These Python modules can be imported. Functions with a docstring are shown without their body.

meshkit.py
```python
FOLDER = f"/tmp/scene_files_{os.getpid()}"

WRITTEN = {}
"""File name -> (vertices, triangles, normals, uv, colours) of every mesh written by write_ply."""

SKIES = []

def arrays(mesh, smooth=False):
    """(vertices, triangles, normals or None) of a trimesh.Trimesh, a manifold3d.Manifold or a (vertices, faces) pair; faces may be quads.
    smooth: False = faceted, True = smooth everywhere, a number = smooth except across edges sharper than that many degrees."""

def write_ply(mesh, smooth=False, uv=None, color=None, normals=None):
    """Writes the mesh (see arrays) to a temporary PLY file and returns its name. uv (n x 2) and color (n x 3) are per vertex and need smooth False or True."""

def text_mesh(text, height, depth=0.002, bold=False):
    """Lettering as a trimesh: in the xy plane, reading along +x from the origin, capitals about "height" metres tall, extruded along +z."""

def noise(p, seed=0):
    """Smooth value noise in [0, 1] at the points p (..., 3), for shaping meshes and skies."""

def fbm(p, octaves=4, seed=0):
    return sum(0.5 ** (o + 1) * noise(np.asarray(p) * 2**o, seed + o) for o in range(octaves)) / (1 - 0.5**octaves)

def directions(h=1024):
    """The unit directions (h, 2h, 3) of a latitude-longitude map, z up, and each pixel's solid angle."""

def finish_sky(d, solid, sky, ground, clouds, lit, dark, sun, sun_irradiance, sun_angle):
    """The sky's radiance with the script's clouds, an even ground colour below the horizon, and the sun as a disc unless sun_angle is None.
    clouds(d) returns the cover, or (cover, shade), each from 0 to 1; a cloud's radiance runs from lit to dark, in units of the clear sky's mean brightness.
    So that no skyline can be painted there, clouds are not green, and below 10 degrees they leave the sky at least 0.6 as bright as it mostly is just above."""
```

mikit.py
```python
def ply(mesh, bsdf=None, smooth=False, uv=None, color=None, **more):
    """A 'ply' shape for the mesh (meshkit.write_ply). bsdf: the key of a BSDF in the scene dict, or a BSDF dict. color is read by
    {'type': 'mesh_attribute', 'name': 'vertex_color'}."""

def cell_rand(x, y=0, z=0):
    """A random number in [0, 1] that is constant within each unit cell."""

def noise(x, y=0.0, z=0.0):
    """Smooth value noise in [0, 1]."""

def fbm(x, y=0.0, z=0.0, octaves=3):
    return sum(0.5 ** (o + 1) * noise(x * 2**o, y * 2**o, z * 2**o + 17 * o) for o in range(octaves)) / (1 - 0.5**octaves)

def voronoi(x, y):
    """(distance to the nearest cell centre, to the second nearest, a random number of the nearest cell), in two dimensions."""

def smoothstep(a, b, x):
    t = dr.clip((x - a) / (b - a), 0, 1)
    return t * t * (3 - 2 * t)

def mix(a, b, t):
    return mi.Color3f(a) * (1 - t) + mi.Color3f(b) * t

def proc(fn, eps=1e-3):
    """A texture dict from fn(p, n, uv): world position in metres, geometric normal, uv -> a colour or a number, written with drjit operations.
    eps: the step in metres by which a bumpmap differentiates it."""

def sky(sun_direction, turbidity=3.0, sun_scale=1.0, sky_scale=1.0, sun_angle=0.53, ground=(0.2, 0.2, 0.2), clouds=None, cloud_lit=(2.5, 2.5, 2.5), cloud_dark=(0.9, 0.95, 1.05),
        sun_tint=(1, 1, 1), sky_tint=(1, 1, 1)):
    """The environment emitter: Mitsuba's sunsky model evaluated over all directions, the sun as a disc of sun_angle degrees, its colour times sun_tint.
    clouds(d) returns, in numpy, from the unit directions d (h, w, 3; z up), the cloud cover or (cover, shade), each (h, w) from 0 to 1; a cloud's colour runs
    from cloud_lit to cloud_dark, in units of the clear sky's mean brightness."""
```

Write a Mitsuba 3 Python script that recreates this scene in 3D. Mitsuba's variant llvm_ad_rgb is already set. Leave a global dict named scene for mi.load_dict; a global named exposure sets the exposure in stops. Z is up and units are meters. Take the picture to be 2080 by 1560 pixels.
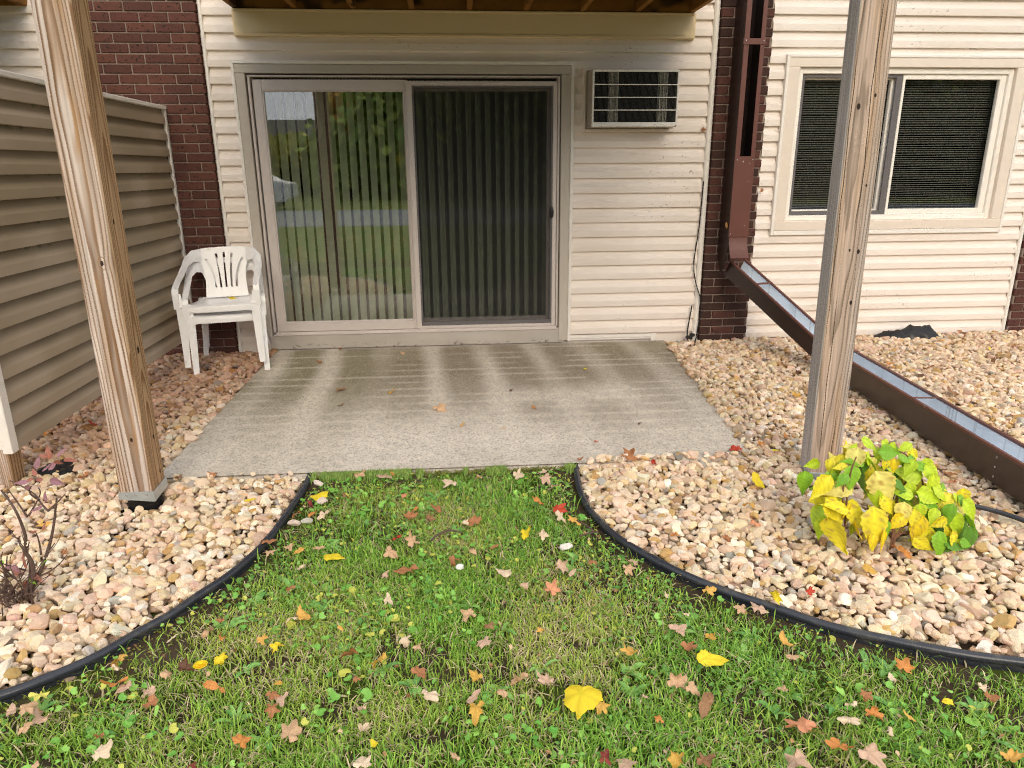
import math, random
import numpy as np, trimesh, manifold3d as m3
import drjit as dr, mitsuba as mi
import mikit, meshkit
from shapely.geometry import Polygon, LineString, Point, box as sbox
from shapely.ops import unary_union
from shapely import contains_xy

scene, labels = {'type': 'scene'}, {}
T = mi.ScalarTransform4f

# ---------------------------------------------------------------- camera, sky, exposure
def _cam(pitch, yaw, roll):
    p, y, r = map(math.radians, (pitch, yaw, roll))
    f = np.array([math.sin(y) * math.cos(p), math.cos(y) * math.cos(p), -math.sin(p)])
    rt = np.array([math.cos(y), -math.sin(y), 0.0])
    d = np.cross(f, rt)
    return f, -(-math.sin(r) * rt + math.cos(r) * d)
CAM = np.array([0.0, -5.6, 1.356])
_f, _up = _cam(16.85, 4.69, 0.40)
scene['camera'] = {'type': 'perspective', 'fov': 71.44, 'fov_axis': 'x', 'near_clip': 0.05, 'far_clip': 600.0,
                   'to_world': T().look_at(origin=CAM.tolist(), target=(CAM + _f).tolist(), up=_up.tolist())}
scene['sky'] = mikit.sky((0.06, -0.85, 0.50), turbidity=3, sun_scale=0.25, sun_angle=32, sun_tint=(0.93, 1.0, 1.13), clouds=lambda d: 0.96,
                         cloud_lit=(2.40, 2.46, 2.56))
exposure = 2.60

# ---------------------------------------------------------------- measured positions in metres
LEAVES = [[-0.892,-0.096,0.042,"brown","curled","p"],[-0.987,-0.471,0.055,"brown","maple","p"],[-0.4,-0.274,0.037,"tan","curled","p"],[-0.264,-0.494,0.024,"olive","oval","p"],[-0.735,-1.166,0.059,"brown","maple","p"],[-0.404,-1.254,0.051,"golden","maple","p"],[-0.698,-1.488,0.036,"brown","curled","p"],[-0.101,-1.632,0.07,"tan","maple","p"],[0.027,-1.921,0.036,"golden","curled","p"],[0.25,-1.982,0.041,"cream","maple","p"],[0.457,-1.654,0.045,"orange","oval","p"],[0.909,-0.837,0.034,"yellow","oval","p"],[0.708,-2.233,0.028,"red","curled","p"],[0.342,-1.312,0.027,"darkbrown","curled","p"],[1.001,-1.989,0.024,"darkbrown","curled","p"],[1.382,-2.407,0.07,"red","maple","r"],[0.58,-2.466,0.042,"rust","curled","r"],[0.805,-2.477,0.083,"rust","maple","r"],[0.915,-2.542,0.036,"red","curled","r"],[1.318,-2.801,0.077,"yellow","oval","r"],[1.192,-3.018,0.058,"golden","maple","r"],[1.157,-3.179,0.055,"salmon","maple","r"],[0.996,-3.288,0.053,"rust","curled","r"],[0.812,-3.225,0.033,"orange","curled","r"],[1.188,-3.307,0.041,"rust","maple","r"],[1.141,-3.647,0.036,"red","curled","r"],[1.599,-3.43,0.071,"orange","maple","r"],[2.172,-2.885,0.062,"salmon","maple","r"],[2.226,-2.799,0.059,"rust","oval","r"],[1.404,-3.535,0.052,"ochre","oval","r"],[1.005,-3.676,0.042,"yellow","curled","r"],[1.564,-2.458,0.053,"yellow","oval","r"],[2.56,-0.746,0.056,"rust","curled","r"],[2.302,-1.156,0.058,"darkbrown","curled","r"],[2.07,-1.627,0.059,"ochre","maple","r"],[3.056,-0.981,0.054,"orange","curled","r"],[3.24,-1.132,0.075,"rust","maple","r"],[3.091,-1.265,0.058,"darkbrown","curled","r"],[3.829,-0.998,0.062,"brown","curled","r"],[3.045,-1.68,0.08,"brown","maple","r"],[4.116,-0.241,0.08,"rust","maple","r"],[4.295,-0.603,0.058,"rust","curled","r"],[4.076,-0.627,0.05,"yellow","oval","r"],[1.7,-2.267,0.034,"orange","oval","r"],[1.526,-2.354,0.03,"orange","curled","r"],[-2.021,-1.708,0.054,"red","maple","l"],[-2.206,-1.828,0.041,"orange","curled","l"],[-1.93,-2.061,0.071,"ochre","oval","l"],[-1.718,-2.435,0.055,"rust","curled","l"],[-1.644,-2.905,0.047,"golden","oval","l"],[-1.377,-2.943,0.064,"tan","maple","l"],[-1.454,-3.144,0.032,"rust","curled","l"],[-0.895,-2.757,0.037,"yellow","oval","l"],[-1.126,-2.466,0.045,"rust","maple","l"],[-1.27,-2.496,0.035,"brown","curled","l"],[-0.608,-2.72,0.075,"yellow","heart","g"],[-0.477,-3.237,0.071,"yellow","heart","g"],[-0.555,-2.888,0.067,"cream","maple","g"],[-0.664,-2.89,0.053,"rust","maple","g"],[-0.61,-2.882,0.045,"orange","maple","g"],[-0.63,-2.803,0.041,"darkred","curled","g"],[-0.471,-2.514,0.07,"tan","maple","g"],[-0.35,-2.52,0.075,"pink","heart","g"],[-0.495,-2.741,0.047,"brown","curled","g"],[-0.308,-2.513,0.03,"orange","curled","g"],[-0.028,-2.639,0.073,"cream","maple","g"],[0.089,-2.608,0.045,"tan","maple","g"],[0.267,-2.593,0.055,"cream","maple","g"],[0.413,-2.557,0.066,"cream","maple","g"],[0.384,-2.653,0.059,"pink","maple","g"],[0.418,-2.736,0.067,"pink","maple","g"],[0.399,-2.945,0.072,"red","maple","g"],[0.334,-2.884,0.055,"orange","maple","g"],[0.4,-3.032,0.052,"cream","maple","g"],[0.457,-3.063,0.065,"golden","maple","g"],[0.246,-3.132,0.059,"yellow","maple","g"],[0.311,-3.158,0.058,"cream","curled","g"],[-0.242,-2.746,0.038,"salmon","oval","g"],[-0.214,-2.943,0.062,"rust","curled","g"],[-0.129,-2.981,0.057,"brown","curled","g"],[-0.09,-2.888,0.063,"rust","maple","g"],[-0.183,-2.875,0.036,"orange","oval","g"],[-0.247,-3.123,0.046,"red","maple","g"],[-0.18,-3.156,0.07,"tan","curled","g"],[0.059,-3.025,0.061,"rust","maple","g"],[0.014,-3.029,0.043,"cream","curled","g"],[-0.651,-3.141,0.045,"tan","maple","g"],[-0.602,-3.175,0.044,"golden","oval","g"],[-0.537,-3.163,0.049,"tan","oval","g"],[-0.645,-3.034,0.034,"cream","oval","g"],[-0.573,-3.305,0.054,"cream","curled","g"],[-0.187,-3.365,0.088,"rust","maple","g"],[-0.265,-3.25,0.068,"tan","curled","g"],[-0.27,-3.392,0.03,"pink","curled","g"],[-0.022,-3.318,0.051,"rust","curled","g"],[0.042,-3.244,0.036,"tan","oval","g"],[0.122,-3.223,0.032,"rust","oval","g"],[0.15,-3.4,0.057,"cream","heart","g"],[0.344,-3.399,0.065,"pink","maple","g"],[0.385,-3.429,0.03,"pink","oval","g"],[0.211,-3.496,0.04,"pink","curled","g"],[0.295,-3.528,0.055,"salmon","maple","g"],[-0.58,-3.436,0.037,"rust","curled","g"],[-0.251,-3.525,0.054,"cream","maple","g"],[-0.5,-3.608,0.058,"golden","oval","g"],[-0.533,-3.607,0.041,"cream","curled","g"],[0.022,-3.659,0.055,"tan","curled","g"],[0.074,-3.7,0.05,"brown","maple","g"],[0.063,-3.781,0.058,"pink","maple","g"],[-0.173,-3.759,0.045,"cream","curled","g"],[-0.135,-3.777,0.039,"tan","maple","g"],[-0.326,-3.809,0.063,"rust","maple","g"],[-0.241,-3.858,0.05,"ochre","maple","g"],[-0.55,-3.752,0.048,"yellow","curled","g"],[-0.13,-3.908,0.049,"rust","maple","g"],[0.032,-3.931,0.048,"ochre","maple","g"],[0.15,-3.954,0.066,"tan","maple","g"],[0.227,-3.965,0.054,"pink","maple","g"],[-0.734,-3.096,0.054,"rust","maple","g"],[-0.713,-3.182,0.052,"tan","maple","g"],[-1.15,-3.896,0.07,"limeyellow","maple","g"],[-1.148,-3.964,0.057,"tan","maple","g"],[-1.084,-3.993,0.064,"pink","curled","g"],[-1.124,-4.013,0.036,"tan","maple","g"],[-0.957,-3.873,0.072,"orange","maple","g"],[-0.925,-3.894,0.044,"pink","maple","g"],[-0.862,-3.902,0.044,"pink","maple","g"],[-0.843,-3.951,0.046,"rust","maple","g"],[-0.831,-3.845,0.052,"tan","curled","g"],[-0.792,-3.824,0.049,"darkbrown","curled","g"],[-0.703,-3.897,0.042,"orange","oval","g"],[-0.664,-3.916,0.024,"orange","oval","g"],[-0.762,-3.596,0.034,"rust","maple","g"],[-0.883,-3.669,0.033,"cream","oval","g"],[-0.788,-3.659,0.04,"tan","curled","g"],[-0.729,-3.689,0.03,"orange","curled","g"],[-0.611,-3.695,0.049,"golden","maple","g"],[-0.523,-3.948,0.044,"rust","maple","g"],[-0.493,-3.964,0.052,"pink","maple","g"],[-0.508,-4.009,0.04,"rust","maple","g"],[-0.898,-4.115,0.061,"cream","maple","g"],[-0.919,-4.058,0.025,"rust","curled","g"],[-0.557,-4.119,0.046,"orange","maple","g"],[-0.446,-4.105,0.06,"tan","maple","g"],[-0.655,-4.179,0.036,"darkred","curled","g"],[-1.031,-4.145,0.028,"tan","oval","g"],[-0.99,-3.773,0.047,"golden","curled","g"],[-0.991,-3.803,0.031,"cream","curled","g"],[-0.518,-3.904,0.03,"ochre","oval","g"],[-0.708,-3.793,0.041,"yellow","curled","g"],[-1.195,-3.951,0.034,"pink","oval","g"],[-0.103,-3.989,0.056,"cream","maple","g"],[-0.25,-4.213,0.052,"cream","maple","g"],[-0.229,-4.149,0.027,"yellow","oval","g"],[-0.264,-4.098,0.044,"cream","curled","g"],[0.021,-4.013,0.044,"pink","oval","g"],[0.025,-4.066,0.062,"ochre","maple","g"],[0.099,-3.996,0.041,"tan","curled","g"],[-0.029,-4.209,0.034,"tan","maple","g"],[-0.273,-4.021,0.034,"pink","curled","g"],[-0.301,-3.904,0.027,"rust","curled","g"],[0.307,-4.038,0.087,"yellow","heart","g"],[0.358,-4.076,0.051,"ochre","curled","g"],[0.695,-3.917,0.069,"yellow","oval","g"],[0.653,-3.781,0.056,"pink","maple","g"],[0.738,-3.816,0.046,"ochre","curled","g"],[0.654,-3.864,0.057,"rust","curled","g"],[0.487,-3.871,0.066,"golden","curled","g"],[0.578,-4.011,0.056,"tan","curled","g"],[0.609,-4.035,0.053,"tan","maple","g"],[0.631,-4.097,0.06,"brown","oval","g"],[0.494,-4.137,0.036,"orange","curled","g"],[0.325,-4.241,0.036,"darkred","curled","g"],[0.379,-4.267,0.044,"pink","heart","g"],[0.498,-4.269,0.049,"ochre","curled","g"],[0.564,-4.269,0.057,"brown","maple","g"],[0.86,-4.06,0.035,"tan","maple","g"],[0.958,-3.872,0.061,"golden","oval","g"],[0.945,-3.931,0.044,"tan","oval","g"],[1.234,-4.005,0.049,"orange","curled","g"],[1.181,-4.037,0.027,"cream","oval","g"],[1.067,-4.1,0.035,"rust","curled","g"],[1.05,-4.174,0.039,"orange","curled","g"],[0.972,-4.188,0.055,"cream","maple","g"],[0.85,-4.199,0.098,"salmon","maple","g"],[0.912,-4.258,0.056,"orange","maple","g"],[0.961,-4.296,0.07,"pink","maple","g"],[0.775,-4.301,0.072,"pink","curled","g"],[1.295,-4.334,0.06,"golden","maple","g"],[1.399,-4.134,0.04,"rust","curled","g"],[1.057,-4.231,0.035,"cream","curled","g"],[1.01,-4.139,0.034,"cream","curled","g"],[1.138,-4.186,0.033,"golden","oval","g"],[0.818,-3.577,0.054,"golden","maple","g"],[0.935,-3.714,0.059,"pink","maple","g"],[0.894,-3.688,0.042,"tan","maple","g"],[0.618,-3.379,0.054,"pink","maple","g"],[0.578,-3.434,0.042,"tan","maple","g"],[0.463,-3.364,0.035,"rust","curled","g"],[0.675,-3.593,0.029,"cream","curled","g"],[1.27,-4.15,0.031,"yellow","oval","g"],[0.809,-3.791,0.03,"tan","curled","g"],[0.479,-4.05,0.02,"pink","curled","g"],[0.239,-3.738,0.027,"golden","curled","g"],[-0.382,-3.667,0.023,"golden","oval","g"],[0.706,-3.705,0.027,"cream","curled","g"],[1.4,-4.097,0.038,"cream","curled","g"]]
SHRUB_LEAVES = [[1.44,-3.282,0.317,0.066,200,"g"],[1.474,-3.27,0.339,0.046,250,"v"],[1.421,-3.31,0.268,0.076,110,"g"],[1.472,-3.32,0.247,0.083,100,"d"],[1.38,-3.312,0.266,0.049,130,"g"],[1.522,-3.29,0.3,0.077,45,"v"],[1.503,-3.275,0.328,0.042,280,"v"],[1.393,-3.293,0.299,0.042,170,"y"],[1.306,-3.33,0.237,0.09,130,"y"],[1.376,-3.337,0.222,0.09,170,"l"],[1.344,-3.36,0.181,0.076,200,"y"],[1.351,-3.383,0.14,0.113,75,"y"],[1.355,-3.415,0.084,0.116,80,"y"],[1.395,-3.37,0.161,0.052,100,"o"],[1.485,-3.402,0.101,0.13,80,"y"],[1.424,-3.402,0.104,0.051,90,"o"],[1.542,-3.33,0.226,0.115,60,"l"],[1.517,-3.352,0.188,0.062,90,"v"],[1.558,-3.36,0.171,0.076,50,"y"],[1.518,-3.423,0.061,0.062,90,"o"],[1.471,-3.422,0.067,0.044,100,"o"],[1.596,-3.268,0.337,0.067,0,"g"],[1.649,-3.275,0.322,0.053,10,"g"],[1.677,-3.282,0.309,0.039,40,"g"],[1.654,-3.293,0.288,0.056,120,"v"],[1.61,-3.293,0.29,0.042,100,"o"],[1.577,-3.292,0.294,0.035,100,"y"],[1.671,-3.31,0.257,0.081,200,"v"],[1.749,-3.308,0.256,0.07,60,"v"],[1.735,-3.327,0.223,0.077,90,"v"],[1.714,-3.292,0.289,0.046,0,"g"],[1.616,-3.338,0.207,0.066,200,"v"],[1.664,-3.338,0.205,0.052,80,"v"],[1.607,-3.375,0.142,0.066,110,"l"],[1.641,-3.382,0.128,0.052,110,"y"],[1.678,-3.372,0.144,0.049,80,"v"],[1.586,-3.393,0.11,0.059,140,"o"],[1.646,-3.4,0.096,0.083,120,"o"],[1.721,-3.345,0.19,0.087,10,"v"],[1.72,-3.357,0.169,0.087,20,"g"],[1.774,-3.342,0.194,0.07,30,"v"],[1.834,-3.352,0.173,0.045,60,"v"],[1.773,-3.373,0.137,0.066,120,"g"],[1.726,-3.382,0.124,0.052,110,"v"],[1.878,-3.372,0.135,0.08,55,"v"],[1.854,-3.393,0.097,0.07,60,"g"],[1.815,-3.398,0.09,0.083,70,"v"],[1.787,-3.415,0.062,0.08,75,"y"],[1.841,-3.427,0.05,0.079,95,"d"],[1.693,-3.41,0.075,0.069,20,"y"],[1.74,-3.422,0.052,0.065,130,"y"],[1.771,-3.437,0.05,0.069,80,"y"],[1.659,-3.433,0.05,0.072,30,"y"],[1.711,-3.45,0.05,0.085,80,"g"],[1.773,-3.458,0.05,0.075,0,"d"],[1.816,-3.462,0.05,0.041,20,"g"],[1.74,-3.393,0.103,0.055,150,"y"],[1.577,-3.315,0.252,0.038,60,"g"],[1.611,-3.323,0.235,0.045,20,"d"],[1.627,-3.35,0.186,0.045,70,"d"]]
SHRUB_STEMS = [[[1.408,-3.4,0.1],[1.414,-3.38,0.218],[1.416,-3.38,0.299],[1.446,-3.35,0.34]],[[1.394,-3.4,0.124],[1.396,-3.38,0.219],[1.392,-3.38,0.271]],[[1.586,-3.42,0.052],[1.618,-3.38,0.102],[1.628,-3.38,0.17],[1.62,-3.38,0.201]],[[1.589,-3.42,0.052],[1.568,-3.38,0.143],[1.545,-3.34,0.215],[1.523,-3.34,0.265]],[[1.593,-3.42,0.052],[1.652,-3.32,0.147],[1.675,-3.32,0.215],[1.704,-3.32,0.279]],[[1.6,-3.42,0.051],[1.702,-3.38,0.097],[1.751,-3.38,0.133],[1.78,-3.38,0.174]],[[1.601,-3.42,0.049],[1.695,-3.4,0.062],[1.737,-3.4,0.095],[1.777,-3.4,0.112],[1.827,-3.38,0.118]],[[1.605,-3.42,0.047],[1.683,-3.41,0.053],[1.722,-3.42,0.037]],[[1.646,-3.33,0.167],[1.639,-3.32,0.232],[1.597,-3.32,0.219]],[[1.704,-3.32,0.279],[1.646,-3.3,0.333],[1.622,-3.28,0.333]]]
AZALEA_STEMS = [[[-1.505,-3.42,-0.012],[-1.448,-3.42,0.006],[-1.393,-3.42,0.084],[-1.347,-3.42,0.182],[-1.324,-3.42,0.255],[-1.311,-3.42,0.315],[-1.308,-3.42,0.339]],[[-1.451,-3.42,0.008],[-1.394,-3.42,0.118],[-1.396,-3.42,0.164],[-1.401,-3.42,0.189],[-1.386,-3.42,0.226],[-1.38,-3.42,0.254],[-1.38,-3.42,0.299],[-1.385,-3.42,0.347],[-1.401,-3.4,0.362],[-1.424,-3.39,0.406]],[[-1.38,-3.42,0.299],[-1.413,-3.42,0.344],[-1.446,-3.42,0.382]],[[-1.376,-3.42,0.302],[-1.348,-3.4,0.343],[-1.325,-3.39,0.381],[-1.318,-3.39,0.405]],[[-1.311,-3.42,0.315],[-1.337,-3.42,0.345],[-1.351,-3.42,0.361],[-1.387,-3.42,0.387],[-1.415,-3.42,0.4],[-1.442,-3.42,0.405]],[[-1.343,-3.4,0.347],[-1.355,-3.4,0.38],[-1.334,-3.4,0.414]],[[-1.31,-3.42,0.319],[-1.29,-3.42,0.338],[-1.272,-3.42,0.357]],[[-1.519,-3.42,-0.007],[-1.499,-3.42,0.001],[-1.469,-3.42,0.046],[-1.468,-3.42,0.084],[-1.467,-3.42,0.16],[-1.481,-3.42,0.194]],[[-1.488,-3.42,0.004],[-1.459,-3.4,0.024],[-1.437,-3.4,0.083],[-1.438,-3.4,0.147],[-1.434,-3.4,0.176]],[[-1.434,-3.44,0.023],[-1.391,-3.45,0.052],[-1.354,-3.45,0.062]],[[-1.411,-3.4,0.068],[-1.357,-3.4,0.087],[-1.321,-3.4,0.123]],[[-1.364,-3.42,0.163],[-1.355,-3.41,0.21],[-1.345,-3.41,0.255]],[[-1.517,-3.4,-0.016],[-1.519,-3.4,0.045],[-1.509,-3.4,0.13]],[[-1.461,-3.42,0.084],[-1.475,-3.42,0.135],[-1.452,-3.42,0.2]],[[-1.401,-3.42,0.192],[-1.434,-3.42,0.187],[-1.443,-3.42,0.212]],[[-1.441,-3.39,0.09],[-1.464,-3.39,0.117],[-1.484,-3.39,0.143]],[[-1.355,-3.42,0.154],[-1.344,-3.4,0.175]],[[-1.489,-3.44,0.047],[-1.451,-3.44,0.079],[-1.493,-3.44,0.098]]]
AZALEA_LEAVES = [[-1.321,-3.42,0.462,0.039,270,"p"],[-1.306,-3.42,0.453,0.039,310,"p"],[-1.285,-3.42,0.456,0.036,300,"p"],[-1.338,-3.42,0.428,0.032,190,"r"],[-1.326,-3.42,0.439,0.029,230,"r"],[-1.287,-3.42,0.425,0.043,20,"p"],[-1.308,-3.42,0.426,0.032,170,"o"],[-1.354,-3.42,0.418,0.039,185,"p"],[-1.349,-3.42,0.405,0.036,150,"p"],[-1.274,-3.42,0.494,0.039,260,"r"],[-1.253,-3.42,0.501,0.039,310,"p"],[-1.235,-3.42,0.489,0.039,0,"o"],[-1.28,-3.42,0.499,0.032,200,"r"],[-1.266,-3.42,0.486,0.029,30,"o"],[-1.311,-3.42,0.351,0.033,240,"p"],[-1.325,-3.42,0.334,0.036,170,"p"],[-1.364,-3.42,0.241,0.037,190,"r"],[-1.343,-3.42,0.248,0.029,270,"r"],[-1.416,-3.42,0.115,0.048,250,"r"],[-1.445,-3.42,0.096,0.048,190,"o"],[-1.45,-3.42,0.066,0.052,140,"p"],[-1.428,-3.42,0.069,0.037,110,"o"],[-1.407,-3.42,0.089,0.037,20,"r"],[-1.371,-3.42,0.121,0.03,300,"g"],[-1.461,-3.42,0.122,0.033,180,"p"],[-1.483,-3.42,0.148,0.03,140,"g"],[-1.482,-3.42,0.19,0.04,200,"g"],[-1.455,-3.42,0.13,0.033,60,"p"],[-1.416,-3.42,0.077,0.026,40,"g"]]
EDGE_LEFT = [[-0.698,-2.445],[-0.701,-2.638],[-0.719,-2.826],[-0.746,-3.053],[-0.788,-3.213],[-0.838,-3.339],[-0.892,-3.43],[-0.95,-3.535],[-1.02,-3.625],[-1.081,-3.718],[-1.157,-3.788],[-1.224,-3.837],[-1.273,-3.865]]
EDGE_RIGHT = [[0.574,-2.394],[0.55,-2.575],[0.536,-2.759],[0.542,-2.904],[0.569,-3.047],[0.601,-3.155],[0.666,-3.282],[0.742,-3.402],[0.831,-3.512],[0.931,-3.61],[1.04,-3.703],[1.157,-3.791],[1.275,-3.861],[1.391,-3.92],[1.509,-3.969],[1.605,-3.999]]
HOSE = [[2.045,-3.138],[2.103,-3.174],[2.146,-3.225],[2.179,-3.286]]
# ---------------------------------------------------------------- helpers
def key_for(name):
    if name not in scene and name not in labels:
        return name
    k = 1
    while f'{name}_{k:03d}' in scene or f'{name}_{k:03d}' in labels:
        k += 1
    return f'{name}_{k:03d}'
_next = {}
def numbered(name):
    n = _next.get(name, 0); _next[name] = n + 1
    return name if n == 0 else f'{name}_{n:03d}'
def add(name, mesh, mat, parent=None, smooth=False, color=None, **more):
    key = numbered(name if parent is None else parent + '__' + name)
    scene[key] = mikit.ply(mesh, mat, smooth=smooth, color=color, **more)
    return key
def put(name, plydict, parent=None, **more):
    key = numbered(name if parent is None else parent + '__' + name)
    scene[key] = {**plydict, **more}
    return key
def thing(name, label, cat, group=None):
    key = numbered(name)
    tag(key, label, cat, group)
    return key
def tag(key, label, cat=None, group=None, kind=None):
    labels[key] = {'label': label}
    if cat: labels[key]['category'] = cat
    if group: labels[key]['group'] = group
    if kind: labels[key]['kind'] = kind
    return key
def bx(x0, x1, y0, y1, z0, z1):
    m = trimesh.creation.box((x1 - x0, y1 - y0, z1 - z0)); m.apply_translation(((x0 + x1) / 2, (y0 + y1) / 2, (z0 + z1) / 2)); return m
def cham(x0, x1, y0, y1, z0, z1, c=0.003):
    """a box with small chamfers on all its edges"""
    pts = []
    for sx in (0, 1):
        for sy in (0, 1):
            for sz in (0, 1):
                p = np.array([(x0, x1)[sx], (y0, y1)[sy], (z0, z1)[sz]], float)
                s = np.array([1 - 2 * sx, 1 - 2 * sy, 1 - 2 * sz]) * c
                for k in range(3):
                    q = p + s; q[k] = p[k]; pts.append(q)
    return trimesh.convex.convex_hull(np.array(pts))
def cat(ms): return trimesh.util.concatenate(ms)
def frame_boxes(x0, x1, z0, z1, y0, y1, l, r, b, t, c=0.002):
    return cat([cham(x0, x0 + l, y0, y1, z0, z1, c), cham(x1 - r, x1, y0, y1, z0, z1, c),
                cham(x0 + l, x1 - r, y0, y1, z0, z0 + b, c), cham(x0 + l, x1 - r, y0, y1, z1 - t, z1, c)])
def tube(pts, rad, sides=8, cap=True):
    p = np.asarray(pts, float); n = len(p)
    t = np.gradient(p, axis=0); t /= np.linalg.norm(t, axis=1, keepdims=True) + 1e-12
    a = np.cross(t, np.where(np.abs(t[:, 2:]) < 0.9, [0, 0, 1.0], [1.0, 0, 0])); a /= np.linalg.norm(a, axis=1, keepdims=True)
    b = np.cross(t, a); ang = np.arange(sides) * 2 * np.pi / sides
    r = np.broadcast_to(rad, (n,))[:, None, None]
    v = p[:, None] + r * (np.cos(ang)[None, :, None] * a[:, None] + np.sin(ang)[None, :, None] * b[:, None])
    i, j = np.meshgrid(np.arange(n - 1), np.arange(sides), indexing='ij'); j2 = (j + 1) % sides
    q = np.stack([i * sides + j, (i + 1) * sides + j, (i + 1) * sides + j2, i * sides + j2], -1).reshape(-1, 4)
    f = np.vstack([q[:, [0, 1, 2]], q[:, [0, 2, 3]]]); v = v.reshape(-1, 3)
    if cap:
        v = np.vstack([v, p[:1], p[-1:]]); e = n * sides
        s = np.arange(sides); s2 = (s + 1) % sides
        f = np.vstack([f, np.stack([np.full(sides, e), s, s2], 1), np.stack([np.full(sides, e + 1), (n - 1) * sides + s2, (n - 1) * sides + s], 1)])
    return trimesh.Trimesh(v, f, process=False)
def spline(pts, n, k=3):
    from scipy.interpolate import splprep, splev
    p = np.asarray(pts, float); tck, _ = splprep(p.T, s=0, k=min(k, len(p) - 1))
    return np.array(splev(np.linspace(0, 1, n), tck)).T
def hull(pts): return trimesh.convex.convex_hull(np.asarray(pts, float))
def rgb(*c): return {'type': 'rgb', 'value': list(c)}

# ---------------------------------------------------------------- materials
def plain(name, col, rough=0.6, spec=0.4, **more):
    scene[name] = {'type': 'twosided', 'bsdf': {'type': 'principled', 'base_color': col if isinstance(col, dict) else rgb(*col), 'roughness': rough, 'specular': spec, **more}}
def bumpy(name, col, bump, scale, rough=0.7, spec=0.3, eps=2e-3):
    scene[name] = {'type': 'twosided', 'bsdf': {'type': 'bumpmap', 'arbitrary': mikit.proc(bump, eps), 'scale': scale,
                   'bsdf': {'type': 'principled', 'base_color': mikit.proc(col) if callable(col) else rgb(*col), 'roughness': rough, 'specular': spec}}}
N, FB, SS_, MIX = mikit.noise, mikit.fbm, mikit.smoothstep, mikit.mix

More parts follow.
